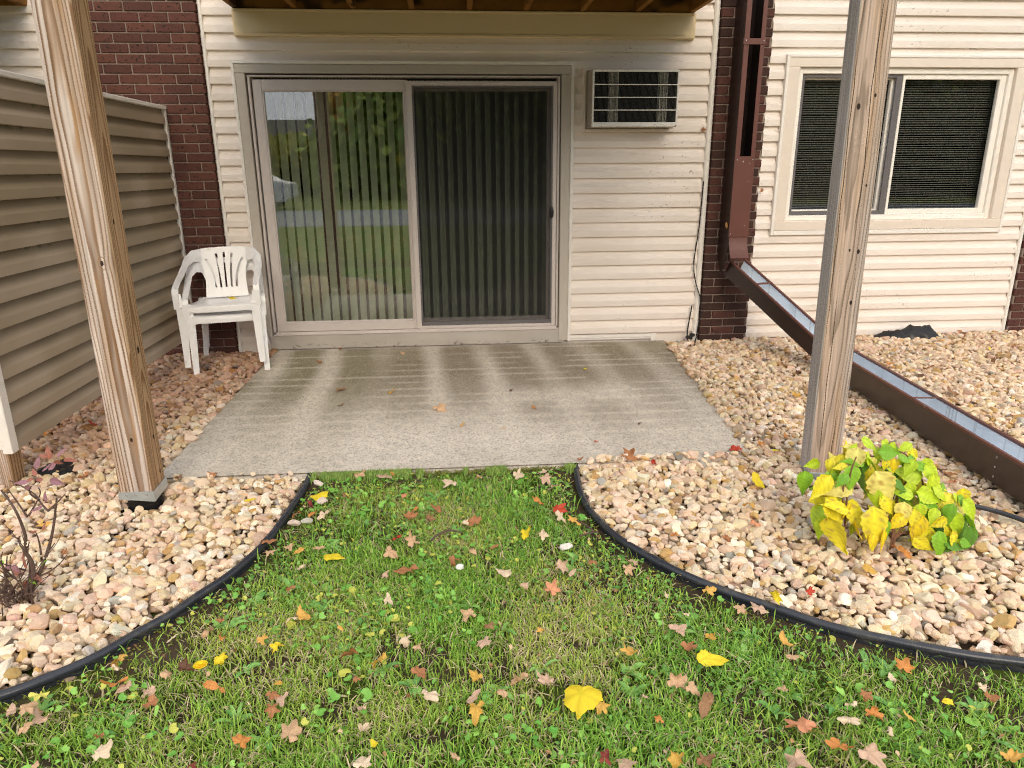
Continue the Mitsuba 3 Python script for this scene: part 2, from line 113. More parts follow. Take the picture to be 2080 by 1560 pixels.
def siding_col(p, n, uv):
    d = FB(p.x * 1.3, p.z * 2.1, p.y * 1.3)
    c = MIX((0.81, 0.735, 0.675), (0.75, 0.67, 0.60), SS_(0.45, 0.8, d))
    speck = SS_(0.86, 0.90, N(p.x * 75, p.z * 75, p.y * 55)) * SS_(0.62, 0.8, N(p.x * 3, p.z * 4, p.y * 3))
    return MIX(c, (0.20, 0.17, 0.13), speck * 0.5)
plain('vinyl', mikit.proc(siding_col), 0.45, 0.4)
def fence_col(p, n, uv):
    d = FB(p.y * 1.6, p.z * 2.4, 3.0)
    c = MIX((0.44, 0.355, 0.265), (0.33, 0.26, 0.175), SS_(0.40, 0.75, d))
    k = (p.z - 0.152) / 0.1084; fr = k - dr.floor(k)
    lap_band = SS_(0.42, 1.0, fr) * (0.55 + 0.45 * FB(p.y * 3, p.z * 5, 1.0))  # colour darkens towards the top of each course
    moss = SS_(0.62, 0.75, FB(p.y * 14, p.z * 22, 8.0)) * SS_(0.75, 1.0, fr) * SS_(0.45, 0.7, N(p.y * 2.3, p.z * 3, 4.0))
    return MIX(MIX(c, (0.09, 0.06, 0.025), lap_band * 0.9), (0.06, 0.065, 0.02), moss * 0.85)
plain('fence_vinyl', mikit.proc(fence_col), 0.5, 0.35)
plain('trim_white', (0.80, 0.765, 0.72), 0.4, 0.45)
plain('header_vinyl', (0.74, 0.60, 0.37), 0.42, 0.4)
plain('trim_cream', (0.74, 0.655, 0.57), 0.42, 0.4)
plain('door_casing', (0.50, 0.455, 0.40), 0.42, 0.4)
plain('door_frame', (0.60, 0.54, 0.51), 0.35, 0.5)
plain('window_white', (0.84, 0.80, 0.74), 0.35, 0.5)
plain('gap_shade', (0.03, 0.027, 0.025), 0.7, 0.2)
plain('screen_frame', (0.13, 0.12, 0.125), 0.45, 0.4)
def sill_col(p, n, uv):
    s = SS_(0.78, 0.84, N(p.x * 60, p.z * 90, 2.0)) * SS_(0.06, 0.0, p.z)
    return MIX(MIX((0.50, 0.46, 0.42), (0.40, 0.36, 0.32), FB(p.x * 4, p.z * 12, 1.0)), (0.10, 0.08, 0.06), s)
plain('sill_paint', mikit.proc(sill_col), 0.55, 0.3)
BRICKS = []
for i, (a, b) in enumerate([((0.118, 0.046, 0.036), (0.075, 0.032, 0.027)), ((0.138, 0.054, 0.040), (0.092, 0.037, 0.030)),
                            ((0.108, 0.044, 0.034), (0.072, 0.031, 0.025)), ((0.128, 0.046, 0.037), (0.082, 0.034, 0.027)), ((0.138, 0.055, 0.039), (0.092, 0.038, 0.029)), ((0.070, 0.032, 0.025), (0.045, 0.022, 0.018)), ((0.055, 0.027, 0.022), (0.036, 0.019, 0.016))]):  # the darkest pair are shaded copies for the right pier
    def f(p, n, uv, a=a, b=b):
        return MIX(MIX(a, b, FB(p.x * 14, p.z * 22, p.y * 14)), (0.03, 0.018, 0.015), SS_(0.78, 0.84, N(p.x * 110, p.z * 110, p.y * 110)))
    plain(f'brick_clay_{"abcdefg"[i]}', mikit.proc(f), 0.8, 0.25); BRICKS.append(f'brick_clay_{"abcdefg"[i]}')
plain('mortar', mikit.proc(lambda p, n, uv: MIX((0.34, 0.27, 0.23), (0.20, 0.15, 0.125), FB(p.x * 20, p.z * 30, p.y * 20))), 0.9, 0.1)

# solid growth-ring wood for the two posts, each about its own pith
def rings(lx, ly, z, tx, ty, spacing, seed, amp=1.0):
    wx = lx + tx * (z - 1.0) + 0.020 * amp * (N(z * 1.1, 3.0 + seed, 1.0) - 0.5) + 0.008 * (N(z * 5.0, lx * 30, 7.0 + seed) - 0.5)
    wy = ly + ty * (z - 1.0) + 0.040 * amp * (N(z * 0.8, 9.0 + seed, 2.0) - 0.5)
    r = dr.sqrt(wx * wx + wy * wy) + 0.003 * (FB(lx * 40, ly * 40, z * 4.0 + seed) - 0.5)
    ph = r / spacing
    return ph - dr.floor(ph)
PL = (-1.3515, -2.6825)
def knot(lx, z, kx, kz, s): return dr.sqrt(dr.square((lx - kx) / s) + dr.square((z - kz) / (1.7 * s)))
def post_left(p):
    lx, ly = p.x - PL[0], p.y - PL[1]
    d1 = knot(lx, p.z, 0.022, 1.02, 0.030)
    lx2 = lx + 0.012 * dr.exp(-d1 * d1) * (lx - 0.022) * 40
    return rings(lx2, ly - 0.010, p.z, 0.018, 0.012, 0.0074, 0.0), lx, ly
def post_left_col(p, n, uv):
    fr, lx, ly = post_left(p)
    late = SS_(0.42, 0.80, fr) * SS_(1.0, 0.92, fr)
    face = SS_(0.5, 0.8, n.x)  # right face tinted apart: weathering, and its lighting put into the colour
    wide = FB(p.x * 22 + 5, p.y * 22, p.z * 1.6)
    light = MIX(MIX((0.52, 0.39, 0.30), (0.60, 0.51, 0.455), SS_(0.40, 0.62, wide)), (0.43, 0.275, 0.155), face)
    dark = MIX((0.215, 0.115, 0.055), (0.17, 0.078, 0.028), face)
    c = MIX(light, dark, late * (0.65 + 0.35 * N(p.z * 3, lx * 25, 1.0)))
    c = c * (0.72 + 0.50 * N(lx * 150, ly * 150, p.z * 3.0))
    patch = SS_(0.60, 0.74, FB(lx * 34, ly * 8, p.z * 2.6 + 4)) * (1 - face)
    c = MIX(c, (0.40, 0.22, 0.09), patch * 0.75)
    for kx, kz, s in ((0.022, 1.02, 0.0065), (0.018, 0.30, 0.006)):
        d = knot(lx, p.z, kx, kz, s)
        c = MIX(c, (0.05, 0.028, 0.015), SS_(1.1, 0.8, d) * (1 - face))
        c = MIX(c, (0.30, 0.16, 0.07), SS_(0.30, 0.10, dr.abs(d - 2.2)) * 0.7 * (1 - face))
    for ky, kz, s in ((0.01, 0.66, 0.011), (0.02, 0.28, 0.007), (-0.02, 1.17, 0.007), (0.03, 0.12, 0.007)):
        d = knot(ly, p.z, ky, kz, s)
        c = MIX(c, (0.035, 0.02, 0.01), SS_(1.1, 0.7, d) * face)
    return c
def post_left_bump(p, n, uv):
    fr, lx, ly = post_left(p)
    return SS_(0.35, 0.9, fr) * SS_(1.0, 0.93, fr)
bumpy('post_timber', post_left_col, post_left_bump, 0.0016, 0.75, 0.2)
PR, PRA = (1.675, -2.664), math.radians(-11.69)
def post_right(p):
    dx, dy = p.x - PR[0] + 0.012 * p.z, p.y - PR[1]
    lx = dx * math.cos(PRA) + dy * math.sin(PRA); ly = -dx * math.sin(PRA) + dy * math.cos(PRA)
    return rings(lx + 0.022, ly - 0.105, p.z, -0.006, 0.004, 0.0048, 5.0, 0.30), lx, ly
def post_right_col(p, n, uv):
    fr, lx, ly = post_right(p)
    late = SS_(0.50, 0.9, fr) * SS_(1.0, 0.94, fr)
    w = FB(lx * 26, ly * 26, p.z * 1.2 + 3)
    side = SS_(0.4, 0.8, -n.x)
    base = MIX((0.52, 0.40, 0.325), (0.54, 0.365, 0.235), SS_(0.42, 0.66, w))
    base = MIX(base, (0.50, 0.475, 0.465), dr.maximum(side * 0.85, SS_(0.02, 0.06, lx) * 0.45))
    c = MIX(base, (0.13, 0.092, 0.065), late * (0.35 + 0.45 * N(lx * 60, p.z * 2.0, 2.0)))
    c = c * (0.66 + 0.62 * N(lx * 170, ly * 170, p.z * 2.6)) * (0.88 + 0.24 * N(lx * 420, ly * 420, p.z * 9.0))
    for k, (x0, a, b, z0, z1) in enumerate(((0.030, 0.010, 1.4, 0.0, 1.95), (-0.030, 0.006, 2.3, 0.10, 1.05), (0.012, 0.008, 3.0, 1.1, 2.3), (-0.052, 0.006, 1.9, 0.5, 1.8))):
        path = x0 + a * 2 * (N(p.z * b, 11.0 + k, 0.0) - 0.5) + 0.004 * (N(p.z * 14, k * 3.0, 5.0) - 0.5)
        wid = 0.0013 * SS_(0.25, 0.75, N(p.z * 2.0, 20.0 + k, 0.0)) + 0.00015
        cr = SS_(wid * 1.7, wid * 0.6, dr.abs(lx - path)) * SS_(z0 - 0.05, z0 + 0.1, p.z) * SS_(z1 + 0.05, z1 - 0.1, p.z) * SS_(0.0, 0.5, -n.y)
        c = MIX(c, (0.035, 0.026, 0.02), cr * 0.95)
    for kx, kz, s in ((0.035, 1.015, 0.0062), (0.0, 1.02, 0.0042), (0.03, 0.80, 0.006), (0.028, 1.62, 0.0048), (-0.03, 1.58, 0.0075), (0.035, 1.28, 0.004)):
        d = knot(lx, p.z, kx, kz, s)
        c = MIX(c, (0.035, 0.024, 0.018), SS_(1.15, 0.75, d) * SS_(0.0, 0.5, -n.y))
    return c
bumpy('post_weathered', post_right_col, lambda p, n, uv: SS_(0.3, 0.9, post_right(p)[0]), 0.0014, 0.8, 0.15)
def deck_col(p, n, uv):
    w = FB(p.x * 9, p.y * 2.2, p.z * 9); st = SS_(0.55, 0.72, FB(p.x * 5 + 3, p.y * 3, p.z * 6))
    return MIX(MIX((0.30, 0.145, 0.036), (0.19, 0.085, 0.020), w), (0.025, 0.016, 0.009), st * 0.9)
plain('deck_timber', mikit.proc(deck_col), 0.8, 0.15)
plain('galvanised', mikit.proc(lambda p, n, uv: MIX((0.55, 0.60, 0.61), (0.40, 0.45, 0.46), FB(p.x * 60, p.y * 60, p.z * 60))), 0.4, 0.5, metallic=0.5)
plain('steel_head', (0.5, 0.5, 0.52), 0.35, 0.5, metallic=0.7)
plain('chair_plastic', mikit.proc(lambda p, n, uv: MIX((0.87, 0.87, 0.88), (0.64, 0.60, 0.54), SS_(0.68, 0.88, FB(p.x * 14, p.y * 14, p.z * 10)))), 0.32, 0.5)
plain('brown_paint', mikit.proc(lambda p, n, uv: MIX(MIX((0.150, 0.054, 0.041), (0.115, 0.042, 0.033), FB(p.x * 7, p.y * 7, p.z * 7)), (0.75, 0.70, 0.66),
      SS_(0.80, 0.82, FB(p.x * 60, p.y * 60, p.z * 28)) * SS_(0.52, 0.62, N(p.x * 5, p.y * 5, p.z * 6)))), 0.45, 0.4)
plain('brown_shaded', mikit.proc(lambda p, n, uv: MIX((0.030, 0.0145, 0.012), (0.021, 0.011, 0.0095), FB(p.x * 9, p.y * 9, p.z * 9))), 0.32, 0.5)  # dark copy of the brown paint, shade of the sides put into colour
plain('trough_lining', mikit.proc(lambda p, n, uv: MIX(MIX((0.80, 0.86, 0.92), (0.62, 0.69, 0.76), FB(p.x * 8, p.y * 5, 1.0)), (0.20, 0.17, 0.13), SS_(0.66, 0.84, FB(p.x * 40, p.y * 40, 4.0)) * 0.55)), 0.4, 0.5)
plain('black_plastic', (0.012, 0.012, 0.014), 0.38, 0.4)
plain('edging_plastic', mikit.proc(lambda p, n, uv: MIX((0.030, 0.034, 0.046), (0.075, 0.072, 0.07), SS_(0.5, 0.8, FB(p.x * 26, p.y * 26, p.z * 40)))), 0.33, 0.55)
plain('wire_black', (0.016, 0.015, 0.014), 0.5, 0.4)
plain('grille_white', (0.80, 0.78, 0.72), 0.4, 0.5)
plain('metal_beige', (0.34, 0.30, 0.24), 0.45, 0.4)
plain('coil_black', (0.005, 0.005, 0.006), 0.9, 0.1)
plain('wire_grey', (0.10, 0.10, 0.09), 0.6, 0.2)
plain('vane_fabric', mikit.proc(lambda p, n, uv: MIX((0.50, 0.56, 0.42), (0.40, 0.47, 0.34), FB(p.x * 30, p.z * 60, 2.0))), 0.8, 0.2)
plain('slat_metal', (0.24, 0.245, 0.215), 0.5, 0.4)
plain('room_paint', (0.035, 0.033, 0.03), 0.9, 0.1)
scene['coated_glass'] = {'type': 'thindielectric', 'int_ior': 2.1, 'ext_ior': 1.0}
scene['pane_glass'] = {'type': 'thindielectric', 'int_ior': 1.55, 'ext_ior': 1.0}
scene['screen_mesh'] = {'type': 'mask', 'opacity': 0.55, 'bsdf': {'type': 'twosided', 'bsdf': {'type': 'diffuse', 'reflectance': rgb(0.035, 0.035, 0.035)}}}
VC = {'type': 'mesh_attribute', 'name': 'vertex_color'}
plain('stone_mix', VC, 0.75, 0.25)
plain('leaf_litter', VC, 0.6, 0.3)
plain('living_leaf', VC, 0.5, 0.4)
plain('grass_blade', VC, 0.55, 0.3)
plain('twig_bark', mikit.proc(lambda p, n, uv: MIX((0.16, 0.105, 0.085), (0.09, 0.06, 0.05), FB(p.x * 80, p.y * 80, p.z * 60))), 0.8, 0.2)

# patio: exposed aggregate, algae kept off in lines by the drips between the deck boards and the joists overhead
def patio_col(p, n, uv):
    back = SS_(-2.55, -0.6, p.y + 0.35 * (N(p.x * 1.4, p.y * 1.1, 3.0) - 0.5))
    wob = 0.05 * (N(p.y * 1.3, p.x * 0.7, 1.0) - 0.5)
    j = (p.x + wob + 0.94 + 0.05 * p.y) / 0.385; jf = dr.abs(j - dr.round(j)) * 0.385
    jw = 0.062 + 0.03 * (N(dr.round(j) * 3.1, p.y * 1.5, 2.0) - 0.5)
    jline = (0.55 + 0.45 * SS_(0.9, 0.2, p.x)) * SS_(jw + 0.07, jw - 0.05, jf) * SS_(-0.15, 0.55, N(dr.round(j) * 7.3 + 1.5, p.y * 0.9, 6.0))
    b = (p.y + 0.02 * (N(p.x * 2.2, p.y * 2, 8.0) - 0.5)) / 0.1475; bf = dr.abs(b - dr.round(b)) * 0.1475
    bline = SS_(0.034, 0.004, bf) * SS_(0.28, 0.62, N(p.x * 3.0, dr.round(b) * 5.7, 2.0))
    cover = (1 - 0.62 * jline) * (1 - 0.36 * bline)
    amt = cover * (0.22 + 0.70 * back) * SS_(0.15, 0.6, FB(p.x * 1.1 + 4, p.y * 1.4, 1.0) + 0.12)
    green = SS_(0.2, -1.1, p.x + 0.5 * (N(p.x, p.y * 1.2, 5.0) - 0.5)) * 0.85 + 0.45 * SS_(0.6, 0.2, dr.abs(p.x - 1.4)) * SS_(-0.9, -0.2, p.y)
    stain = MIX((0.185, 0.145, 0.100), (0.150, 0.132, 0.062), dr.clip(green, 0, 1))
    g1, g2 = N(p.x * 210, p.y * 210, 1.0), N(p.x * 150, p.y * 150, 5.0)
    base = MIX((0.64, 0.58, 0.50), (0.79, 0.73, 0.645), g1)
    base = MIX(base, (0.30, 0.26, 0.22), SS_(0.35, 1.0, g2) * 0.62)
    c = MIX(base, stain, dr.clip(amt * 0.95 * (0.72 + 0.5 * g1), 0, 0.95))
    edge = SS_(0.10, 0.0, -p.y) * 0.6
    c = c * (0.86 + 0.28 * FB(p.x * 30, p.y * 30, 9.0))
    return MIX(c, (0.52, 0.46, 0.43), edge)
bumpy('patio_concrete', patio_col, lambda p, n, uv: N(p.x * 170, p.y * 170, 1.0), 0.0012, 0.85, 0.15)
def ground_col(p, n, uv):
    soil = MIX((0.055, 0.038, 0.026), (0.10, 0.075, 0.05), FB(p.x * 16, p.y * 16, 1.0))
    far = MIX((0.055, 0.11, 0.022), (0.09, 0.14, 0.03), FB(p.x * 1.5, p.y * 1.5, 3.0))
    far = MIX(far, (0.30, 0.18, 0.06), SS_(0.62, 0.70, N(p.x * 9, p.y * 9, 2.0)) * 0.8)
    moss = MIX(soil, (0.065, 0.085, 0.018), SS_(0.50, 0.68, FB(p.x * 7 + 2, p.y * 7, 5.0)))
    return MIX(moss, far, SS_(-5.4, -6.4, p.y))
plain('soil_turf', mikit.proc(ground_col), 0.95, 0.05)
plain('asphalt', mikit.proc(lambda p, n, uv: MIX((0.15, 0.16, 0.175), (0.20, 0.21, 0.225), FB(p.x * 3, p.y * 3, 1.0))), 0.8, 0.3)
# ---------------------------------------------------------------- ground, patio, road
def ground_sheet():
    xs = np.unique(np.concatenate([np.linspace(-120, -6, 12), np.linspace(-6, 6, 41), np.linspace(6, 120, 12)]))
    ys = np.unique(np.concatenate([np.linspace(-140, -7, 14), np.linspace(-7, -2.9, 10), np.linspace(-2.75, -2.40, 22), np.linspace(-2.3, 0.6, 6), np.linspace(0.6, 40, 6)]))
    X, Y = np.meshgrid(xs, ys, indexing='ij'); Z = -0.05 + 0.030 * np.exp(-((Y + 2.50) / .05) ** 2) * (np.abs(X + .07) < .75)
    n, m = X.shape; i, j = np.meshgrid(np.arange(n - 1), np.arange(m - 1), indexing='ij')
    q = np.stack([i * m + j, (i + 1) * m + j, (i + 1) * m + j + 1, i * m + j + 1], -1).reshape(-1, 4)
    return np.stack([X, Y, Z], -1).reshape(-1, 3), q
tag(add('ground', ground_sheet(), 'soil_turf'), 'dark soil and turf under the lawn and gravel beds', kind='structure')
PATIO = Polygon([(-1.40, -0.022), (-1.40, -2.47), (0.55, -2.485), (1.47, -2.47), (1.715, -0.022)])
pm = trimesh.creation.extrude_polygon(PATIO.buffer(-0.012, join_style=2), 0.11, engine='earcut'); pm.apply_translation((0, 0, -0.11))
top = np.array(PATIO.buffer(-0.012, join_style=2).exterior.coords)[:-1]; rim = np.array(PATIO.exterior.coords)[:-1]
def slab():
    v = np.vstack([np.c_[top, np.zeros(len(top))], np.c_[rim, np.full(len(rim), -0.010)], np.c_[rim, np.full(len(rim), -0.14)]])
    n = len(top); f = [[0, i, i + 1] for i in range(1, n - 1)]
    for a in (0, n):
        for i in range(n):
            k = (i + 1) % n; f += [[a + i, a + n + i, a + n + k], [a + i, a + n + k, a + k]]
    return trimesh.Trimesh(v, np.array(f), process=False)
s = slab(); s.fix_normals()
tag(add('patio', s, 'patio_concrete'), 'grey concrete patio slab with green and brown streaky stains before the glass door', kind='structure')
tag(add('road', bx(-90, 90, -21.0, -13.4, -0.10, -0.040), 'asphalt'), 'grey asphalt drive beyond the lawn', kind='structure')

# ---------------------------------------------------------------- the building
BLD = tag('apartment_building', 'apartment building with cream lap siding, brown brick piers and sliding glass door', 'building')
h = 0.1104
PROFILE = Polygon([(0.011, 0), (-0.018, 0), (-0.0185, 0.004), (-0.018, 0.046), (-0.016, 0.050), (-0.003, 0.074), (0.005, 0.098), (0.0075, h), (0.011, h)])
_cache = {}
def board_mesh(length, za, zb):
    """a lap siding board, x from 0 to length, cut between za and zb of its course; its back on y = 0"""
    k = (round(length, 4), round(za, 4), round(zb, 4))
    if k not in _cache:
        g = PROFILE.intersection(sbox(-1, za, 1, zb)); m = trimesh.creation.extrude_polygon(g, length, engine='earcut'); v = np.array(m.vertices); m.vertices = np.c_[v[:, 2], v[:, 0], v[:, 1]]; m.fix_normals()
        _cache[k] = mikit.ply(m, 'vinyl')
    return _cache[k]
_sr = random.Random(12)
def seam(P):
    # long courses are two lengths of vinyl, the second lapped over the first
    a, b, lo, hi = P
    if b - a < 1.0 or _sr.random() < .35: return [P]
    c = a + (b - a) * _sr.uniform(.25, .75)
    return [[a, c, lo, hi], [c, b, lo, hi]]
def courses(parent, x0, x1, ztop_line, k0, k1, holes, low, high):
    for k in range(k0, k1 + 1):
        zb = ztop_line - h * k; zt = zb + h
        cuts = sorted({x0, x1, *[v for a in holes if a[2] < zt and a[3] > zb for v in a[:2] if x0 < v < x1]})
        pieces = []
        for a, b in zip(cuts, cuts[1:]):
            lo, hi = max(zb, low), min(zt, high); mid = (a + b) / 2
            for H in holes:
                if H[0] < mid < H[1] and H[2] < hi and H[3] > lo:
                    if H[2] <= lo and H[3] >= hi: lo = hi
                    elif H[3] >= hi: hi = H[2]
                    elif H[2] <= lo: lo = H[3]
            if hi - lo > 0.004:
                if pieces and abs(pieces[-1][1] - a) < 1e-6 and pieces[-1][2:] == [lo, hi]: pieces[-1][1] = b
                else: pieces.append([a, b, lo, hi])
        for a, b, lo, hi in [q for P in pieces for q in seam(P)]:
            put('siding_board', board_mesh(b - a, lo - zb, hi - zb), parent, to_world=T().translate([a, -_sr.uniform(0, .0022), zb + _sr.uniform(-.0008, .0008)]).rotate([0, 1, 0], _sr.uniform(-.03, .03) if b - a < 1 else 0))
wall_boxes = [bx(-8, -1.42, .012, .15, -0.3, 2.016), bx(-1.42, .838, .012, .15, -0.3, 0.0), bx(.838, 2.64, .012, .15, -0.3, 2.016), bx(2.64, 4.354, .012, .15, -.3, .945),
              bx(4.354, 9, .012, .15, -.3, 2.016), bx(-8, 2.64, .012, .15, 2.016, 5.6), bx(4.354, 9, .012, .15, 2.016, 5.6), bx(2.64, 4.354, .012, .15, 2.06, 5.6)]
SW = add('siding_wall', cat(wall_boxes), 'vinyl', BLD)
courses(SW, -1.664, 1.948, 2.384, -3, 21, [(-1.508, .932, -1, 2.097), (-1.447, 1.797, 2.25, 3.2), (0.998, 1.700, 1.612, 2.052)], 0.056, 2.75)
courses(SW, 2.401, 4.650, 2.425, -2, 22, [(2.522, 4.464, .832, 2.154)], -0.03, 2.75)
courses(SW, -4.9, -2.625, 2.384, -3, 21, [], 0.0, 2.75)
for a, b, zt in ((-1.689, -1.664, 2.75), (1.948, 1.992, 2.75), (4.650, 4.682, 2.75)):
    put('corner_trim', mikit.ply(tube([((a + b) / 2, -.012, -.03), ((a + b) / 2, -.012, zt)], (b - a) / 2 * 1.02, 12), 'trim_white', smooth=40), BLD)
add('base_trim', cat([cham(.932, 1.62, -.022, 0, .028, .054, .002), cham(.932, 1.60, -.016, 0, .012, .026, .002), cham(1.60, 1.64, -.024, 0, -.02, .056, .002)]), 'trim_white', BLD)
add('header_board', cat([cham(-1.447, 1.797, -.045, 0, 2.268, 2.404, .003), cham(-1.450, 1.800, -.052, 0, 2.404, 2.419, .003),
                         cham(-1.450, 1.800, -.052, 0, 2.250, 2.268, .003), cham(-1.462, -1.450, -.03, 0, 2.25, 2.42, .002), cham(1.800, 1.814, -.03, 0, 2.25, 2.42, .002)]), 'header_vinyl', BLD)

rng = random.Random(4)
_bk = {}
def brick(parent, xa, xb, za, zb, kinds):
    L = round(xb - xa, 3); v = rng.choice(kinds)
    if (L, v) not in _bk: _bk[(L, v)] = mikit.ply(cham(0, L, 0, .085, 0, .0564, .0035), BRICKS[v])
    put('brick', _bk[(L, v)], parent, to_world=T().translate([xa, -.035 - rng.uniform(0, .0035), za + rng.uniform(-.0008, .0008)]).rotate([0, 1, 0], rng.uniform(-.25, .25)))
def pier(x0, x1, joint, k0, k1, low=-.06, ragged=0.0, kinds=(0, 1, 2, 3, 4)):
    P = add('brick_pier', bx(x0 + .004, x1 - .014, -.0275, .12, low, 2.78), 'mortar', BLD)
    for k in range(k0, k1):
        zt = 2.4596 - .0654 * k; off = joint + (.09625 if k % 2 else 0)
        j0 = math.floor((x0 - off) / .1925); xs = [off + .1925 * j for j in range(j0, j0 + 40)]
        for a, b in zip(xs, xs[1:]):
            a, b = max(a + .0045, x0), min(b - .0045, x1 + (rng.uniform(-.004, .004) if ragged else 0))
            if b - a > .03: brick(P, a, b, zt - .0654 + .0045, zt - .0045, kinds)
    return P
pier(-2.618, -1.697, -1.791, -4, 38)
pier(2.003, 2.396, 2.095, -4, 39, ragged=1, kinds=(2, 5, 5, 6, 0))  # darker brick copies: shade by the downspout put into their colour
pier(4.690, 5.62, 4.80, -4, 39)

# sliding glass door
DOOR = add('sliding_door', cat([cham(-1.486, -1.420, -.030, .02, .10, 2.010, .003), cham(.838, .908, -.030, .02, .02, 2.010, .003), cham(-1.486, .908, -.030, .02, 2.012, 2.070, .003)]), 'door_casing', BLD)
add('surround', cat([cham(-1.508, -1.4865, -.036, 0, .10, 2.072, .003), cham(.9085, .932, -.036, 0, .012, 2.072, .003), cham(-1.508, .932, -.036, 0, 2.0725, 2.097, .003)]), 'trim_white', DOOR)
add('jamb', cat([cham(-1.409, -1.393, -.014, .12, .138, 1.990, .002), cham(.814, .829, -.014, .12, .138, 1.990, .002), cham(-1.409, .829, -.014, .12, 1.9905, 2.001, .002)]), 'door_frame', DOOR)
add('shade_backing', frame_boxes(-1.419, .837, .13, 2.011, .085, .125, .06, .06, .02, .05, .001), 'gap_shade', DOOR)  # dark frame added behind the gaps, standing in for their shade
add('sill', cat([cham(-1.440, .884, -.022, .04, .002, .112, .003)]), 'sill_paint', DOOR)
add('track', cat([cham(-1.405, .835, -.030, .12, .1135, .124, .002), cham(-1.39, .82, -.012, .0, .124, .136, .002), cham(-1.39, .82, .028, .034, .124, .140, .001)]), 'door_frame', DOOR)
add('sash', frame_boxes(-1.383, -.290, .137, 1.974, .006, .040, .063, .022, .068, .070, .003), 'door_frame', DOOR)
add('glazing_bead', frame_boxes(-1.3195, -.3125, .2055, 1.9035, .0085, .030, .010, .008, .010, .010, .002), 'door_frame', DOOR)
PN = numbered(DOOR + '__pane'); scene[PN] = mikit.ply(trimesh.Trimesh([(-1.316, .0255, .209), (-.316, .0255, .209), (-.316, .0255, 1.900), (-1.316, .0255, 1.900)], [[0, 1, 2], [0, 2, 3]], process=False), 'coated_glass')
add('sash', frame_boxes(-.330, .809, .137, 1.974, .060, .095, .065, .065, .07, .07, .003), 'door_frame', DOOR)
put('pane', mikit.ply(trimesh.Trimesh([(-.266, .078, .206), (.745, .078, .206), (.745, .078, 1.905), (-.266, .078, 1.905)], [[0, 1, 2], [0, 2, 3]], process=False), 'pane_glass'), DOOR)
SCR = add('screen_panel', frame_boxes(-.2955, .809, .1385, 1.964, -.016, .004, .040, .030, .024, .030, .003), 'door_frame', DOOR)
add('inner_rail', frame_boxes(-.2555, .779, .1625, 1.934, -.010, .002, .014, .014, .030, .012, .002), 'screen_frame', SCR) if False else add('inner_rail', frame_boxes(-.2555, .779, .1625, 1.934, -.010, .002, .014, .014, .030, .012, .002), 'screen_frame', DOOR)
put('screen', mikit.ply(trimesh.Trimesh([(-.243, -.004, .19), (.767, -.004, .19), (.767, -.004, 1.924), (-.243, -.004, 1.924)], [[0, 1, 2], [0, 2, 3]], process=False), 'screen_mesh'), DOOR)
labels[DOOR + '__screen'] = {'label': 'dark insect screen over the right door panel'}
hd = trimesh.creation.icosphere(3, 1.0); hd.apply_scale((.017, .012, .046)); hd.apply_translation((.772, -.022, 1.03))
add('handle', hd, 'black_plastic', DOOR, smooth=True)

# room behind, and the blinds
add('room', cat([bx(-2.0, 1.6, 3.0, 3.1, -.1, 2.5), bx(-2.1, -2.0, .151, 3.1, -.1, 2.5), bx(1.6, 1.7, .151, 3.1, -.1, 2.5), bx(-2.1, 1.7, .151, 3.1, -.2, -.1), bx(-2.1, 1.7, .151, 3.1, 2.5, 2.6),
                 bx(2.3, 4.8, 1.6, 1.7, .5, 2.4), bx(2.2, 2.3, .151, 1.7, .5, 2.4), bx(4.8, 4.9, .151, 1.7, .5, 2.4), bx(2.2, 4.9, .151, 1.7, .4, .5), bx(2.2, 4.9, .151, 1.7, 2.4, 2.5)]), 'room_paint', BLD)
VB = thing('vertical_blind', 'grey green vertical vane blind behind the sliding glass door', 'blind')
add('head_rail', cham(-1.40, .80, .150, .190, 1.955, 2.0, .003), 'slat_metal', VB)
rv = random.Random(8)
def vane(w=.089, n=5):
    u = np.linspace(-w / 2, w / 2, n); dy = .010 * (1 - (2 * u / w) ** 2)
    v = [(a, b, z) for z in (0.165, 1.95) for a, b in zip(u, dy)]; f = []
    for i in range(n - 1): f += [[i, i + 1, n + i + 1], [i, n + i + 1, n + i]]
    return trimesh.Trimesh(v, f, process=False)
VP = mikit.ply(vane(), 'vane_fabric', smooth=True)
for i in range(29):
    x = -1.315 + .0735 * i
    put('vane', VP, VB, to_world=T().translate([x, .170, 0]).rotate([0, 0, 1], 62 + rv.uniform(-4, 4)))

# window with its blinds
WIN = add('window', cat([cham(2.545, 2.632, -.036, .02, .94, 2.066, .003), cham(4.358, 4.442, -.036, .02, .94, 2.066, .003), cham(2.545, 4.442, -.036, .02, 2.0665, 2.132, .003), cham(2.545, 4.442, -.040, .02, .868, .9395, .003)]), 'trim_cream', BLD)
add('surround', frame_boxes(2.522, 4.464, .832, 2.154, -.042, 0, .0225, .0215, .034, .0215, .003), 'trim_white', WIN)
add('frame', frame_boxes(2.633, 4.357, .941, 2.065, -.006, .09, .040, .040, .040, .042, .004), 'window_white', WIN)
add('sash', frame_boxes(3.478, 4.315, .983, 2.021, .012, .05, .022, .050, .040, .034, .003), 'window_white', WIN)
add('sash', frame_boxes(2.675, 3.470, .983, 2.021, .050, .085, .030, .06, .040, .034, .003), 'window_white', WIN)
add('screen_rail', frame_boxes(2.676, 3.474, .984, 2.020, .014, .030, .024, .048, .030, .022, .002), 'screen_frame', WIN)
def sheet(x0, x1, y, z0, z1): return trimesh.Trimesh([(x0, y, z0), (x1, y, z0), (x1, y, z1), (x0, y, z1)], [[0, 1, 2], [0, 2, 3]], process=False)
put('pane', mikit.ply(sheet(3.50, 4.265, .030, 1.023, 1.987), 'pane_glass'), WIN)
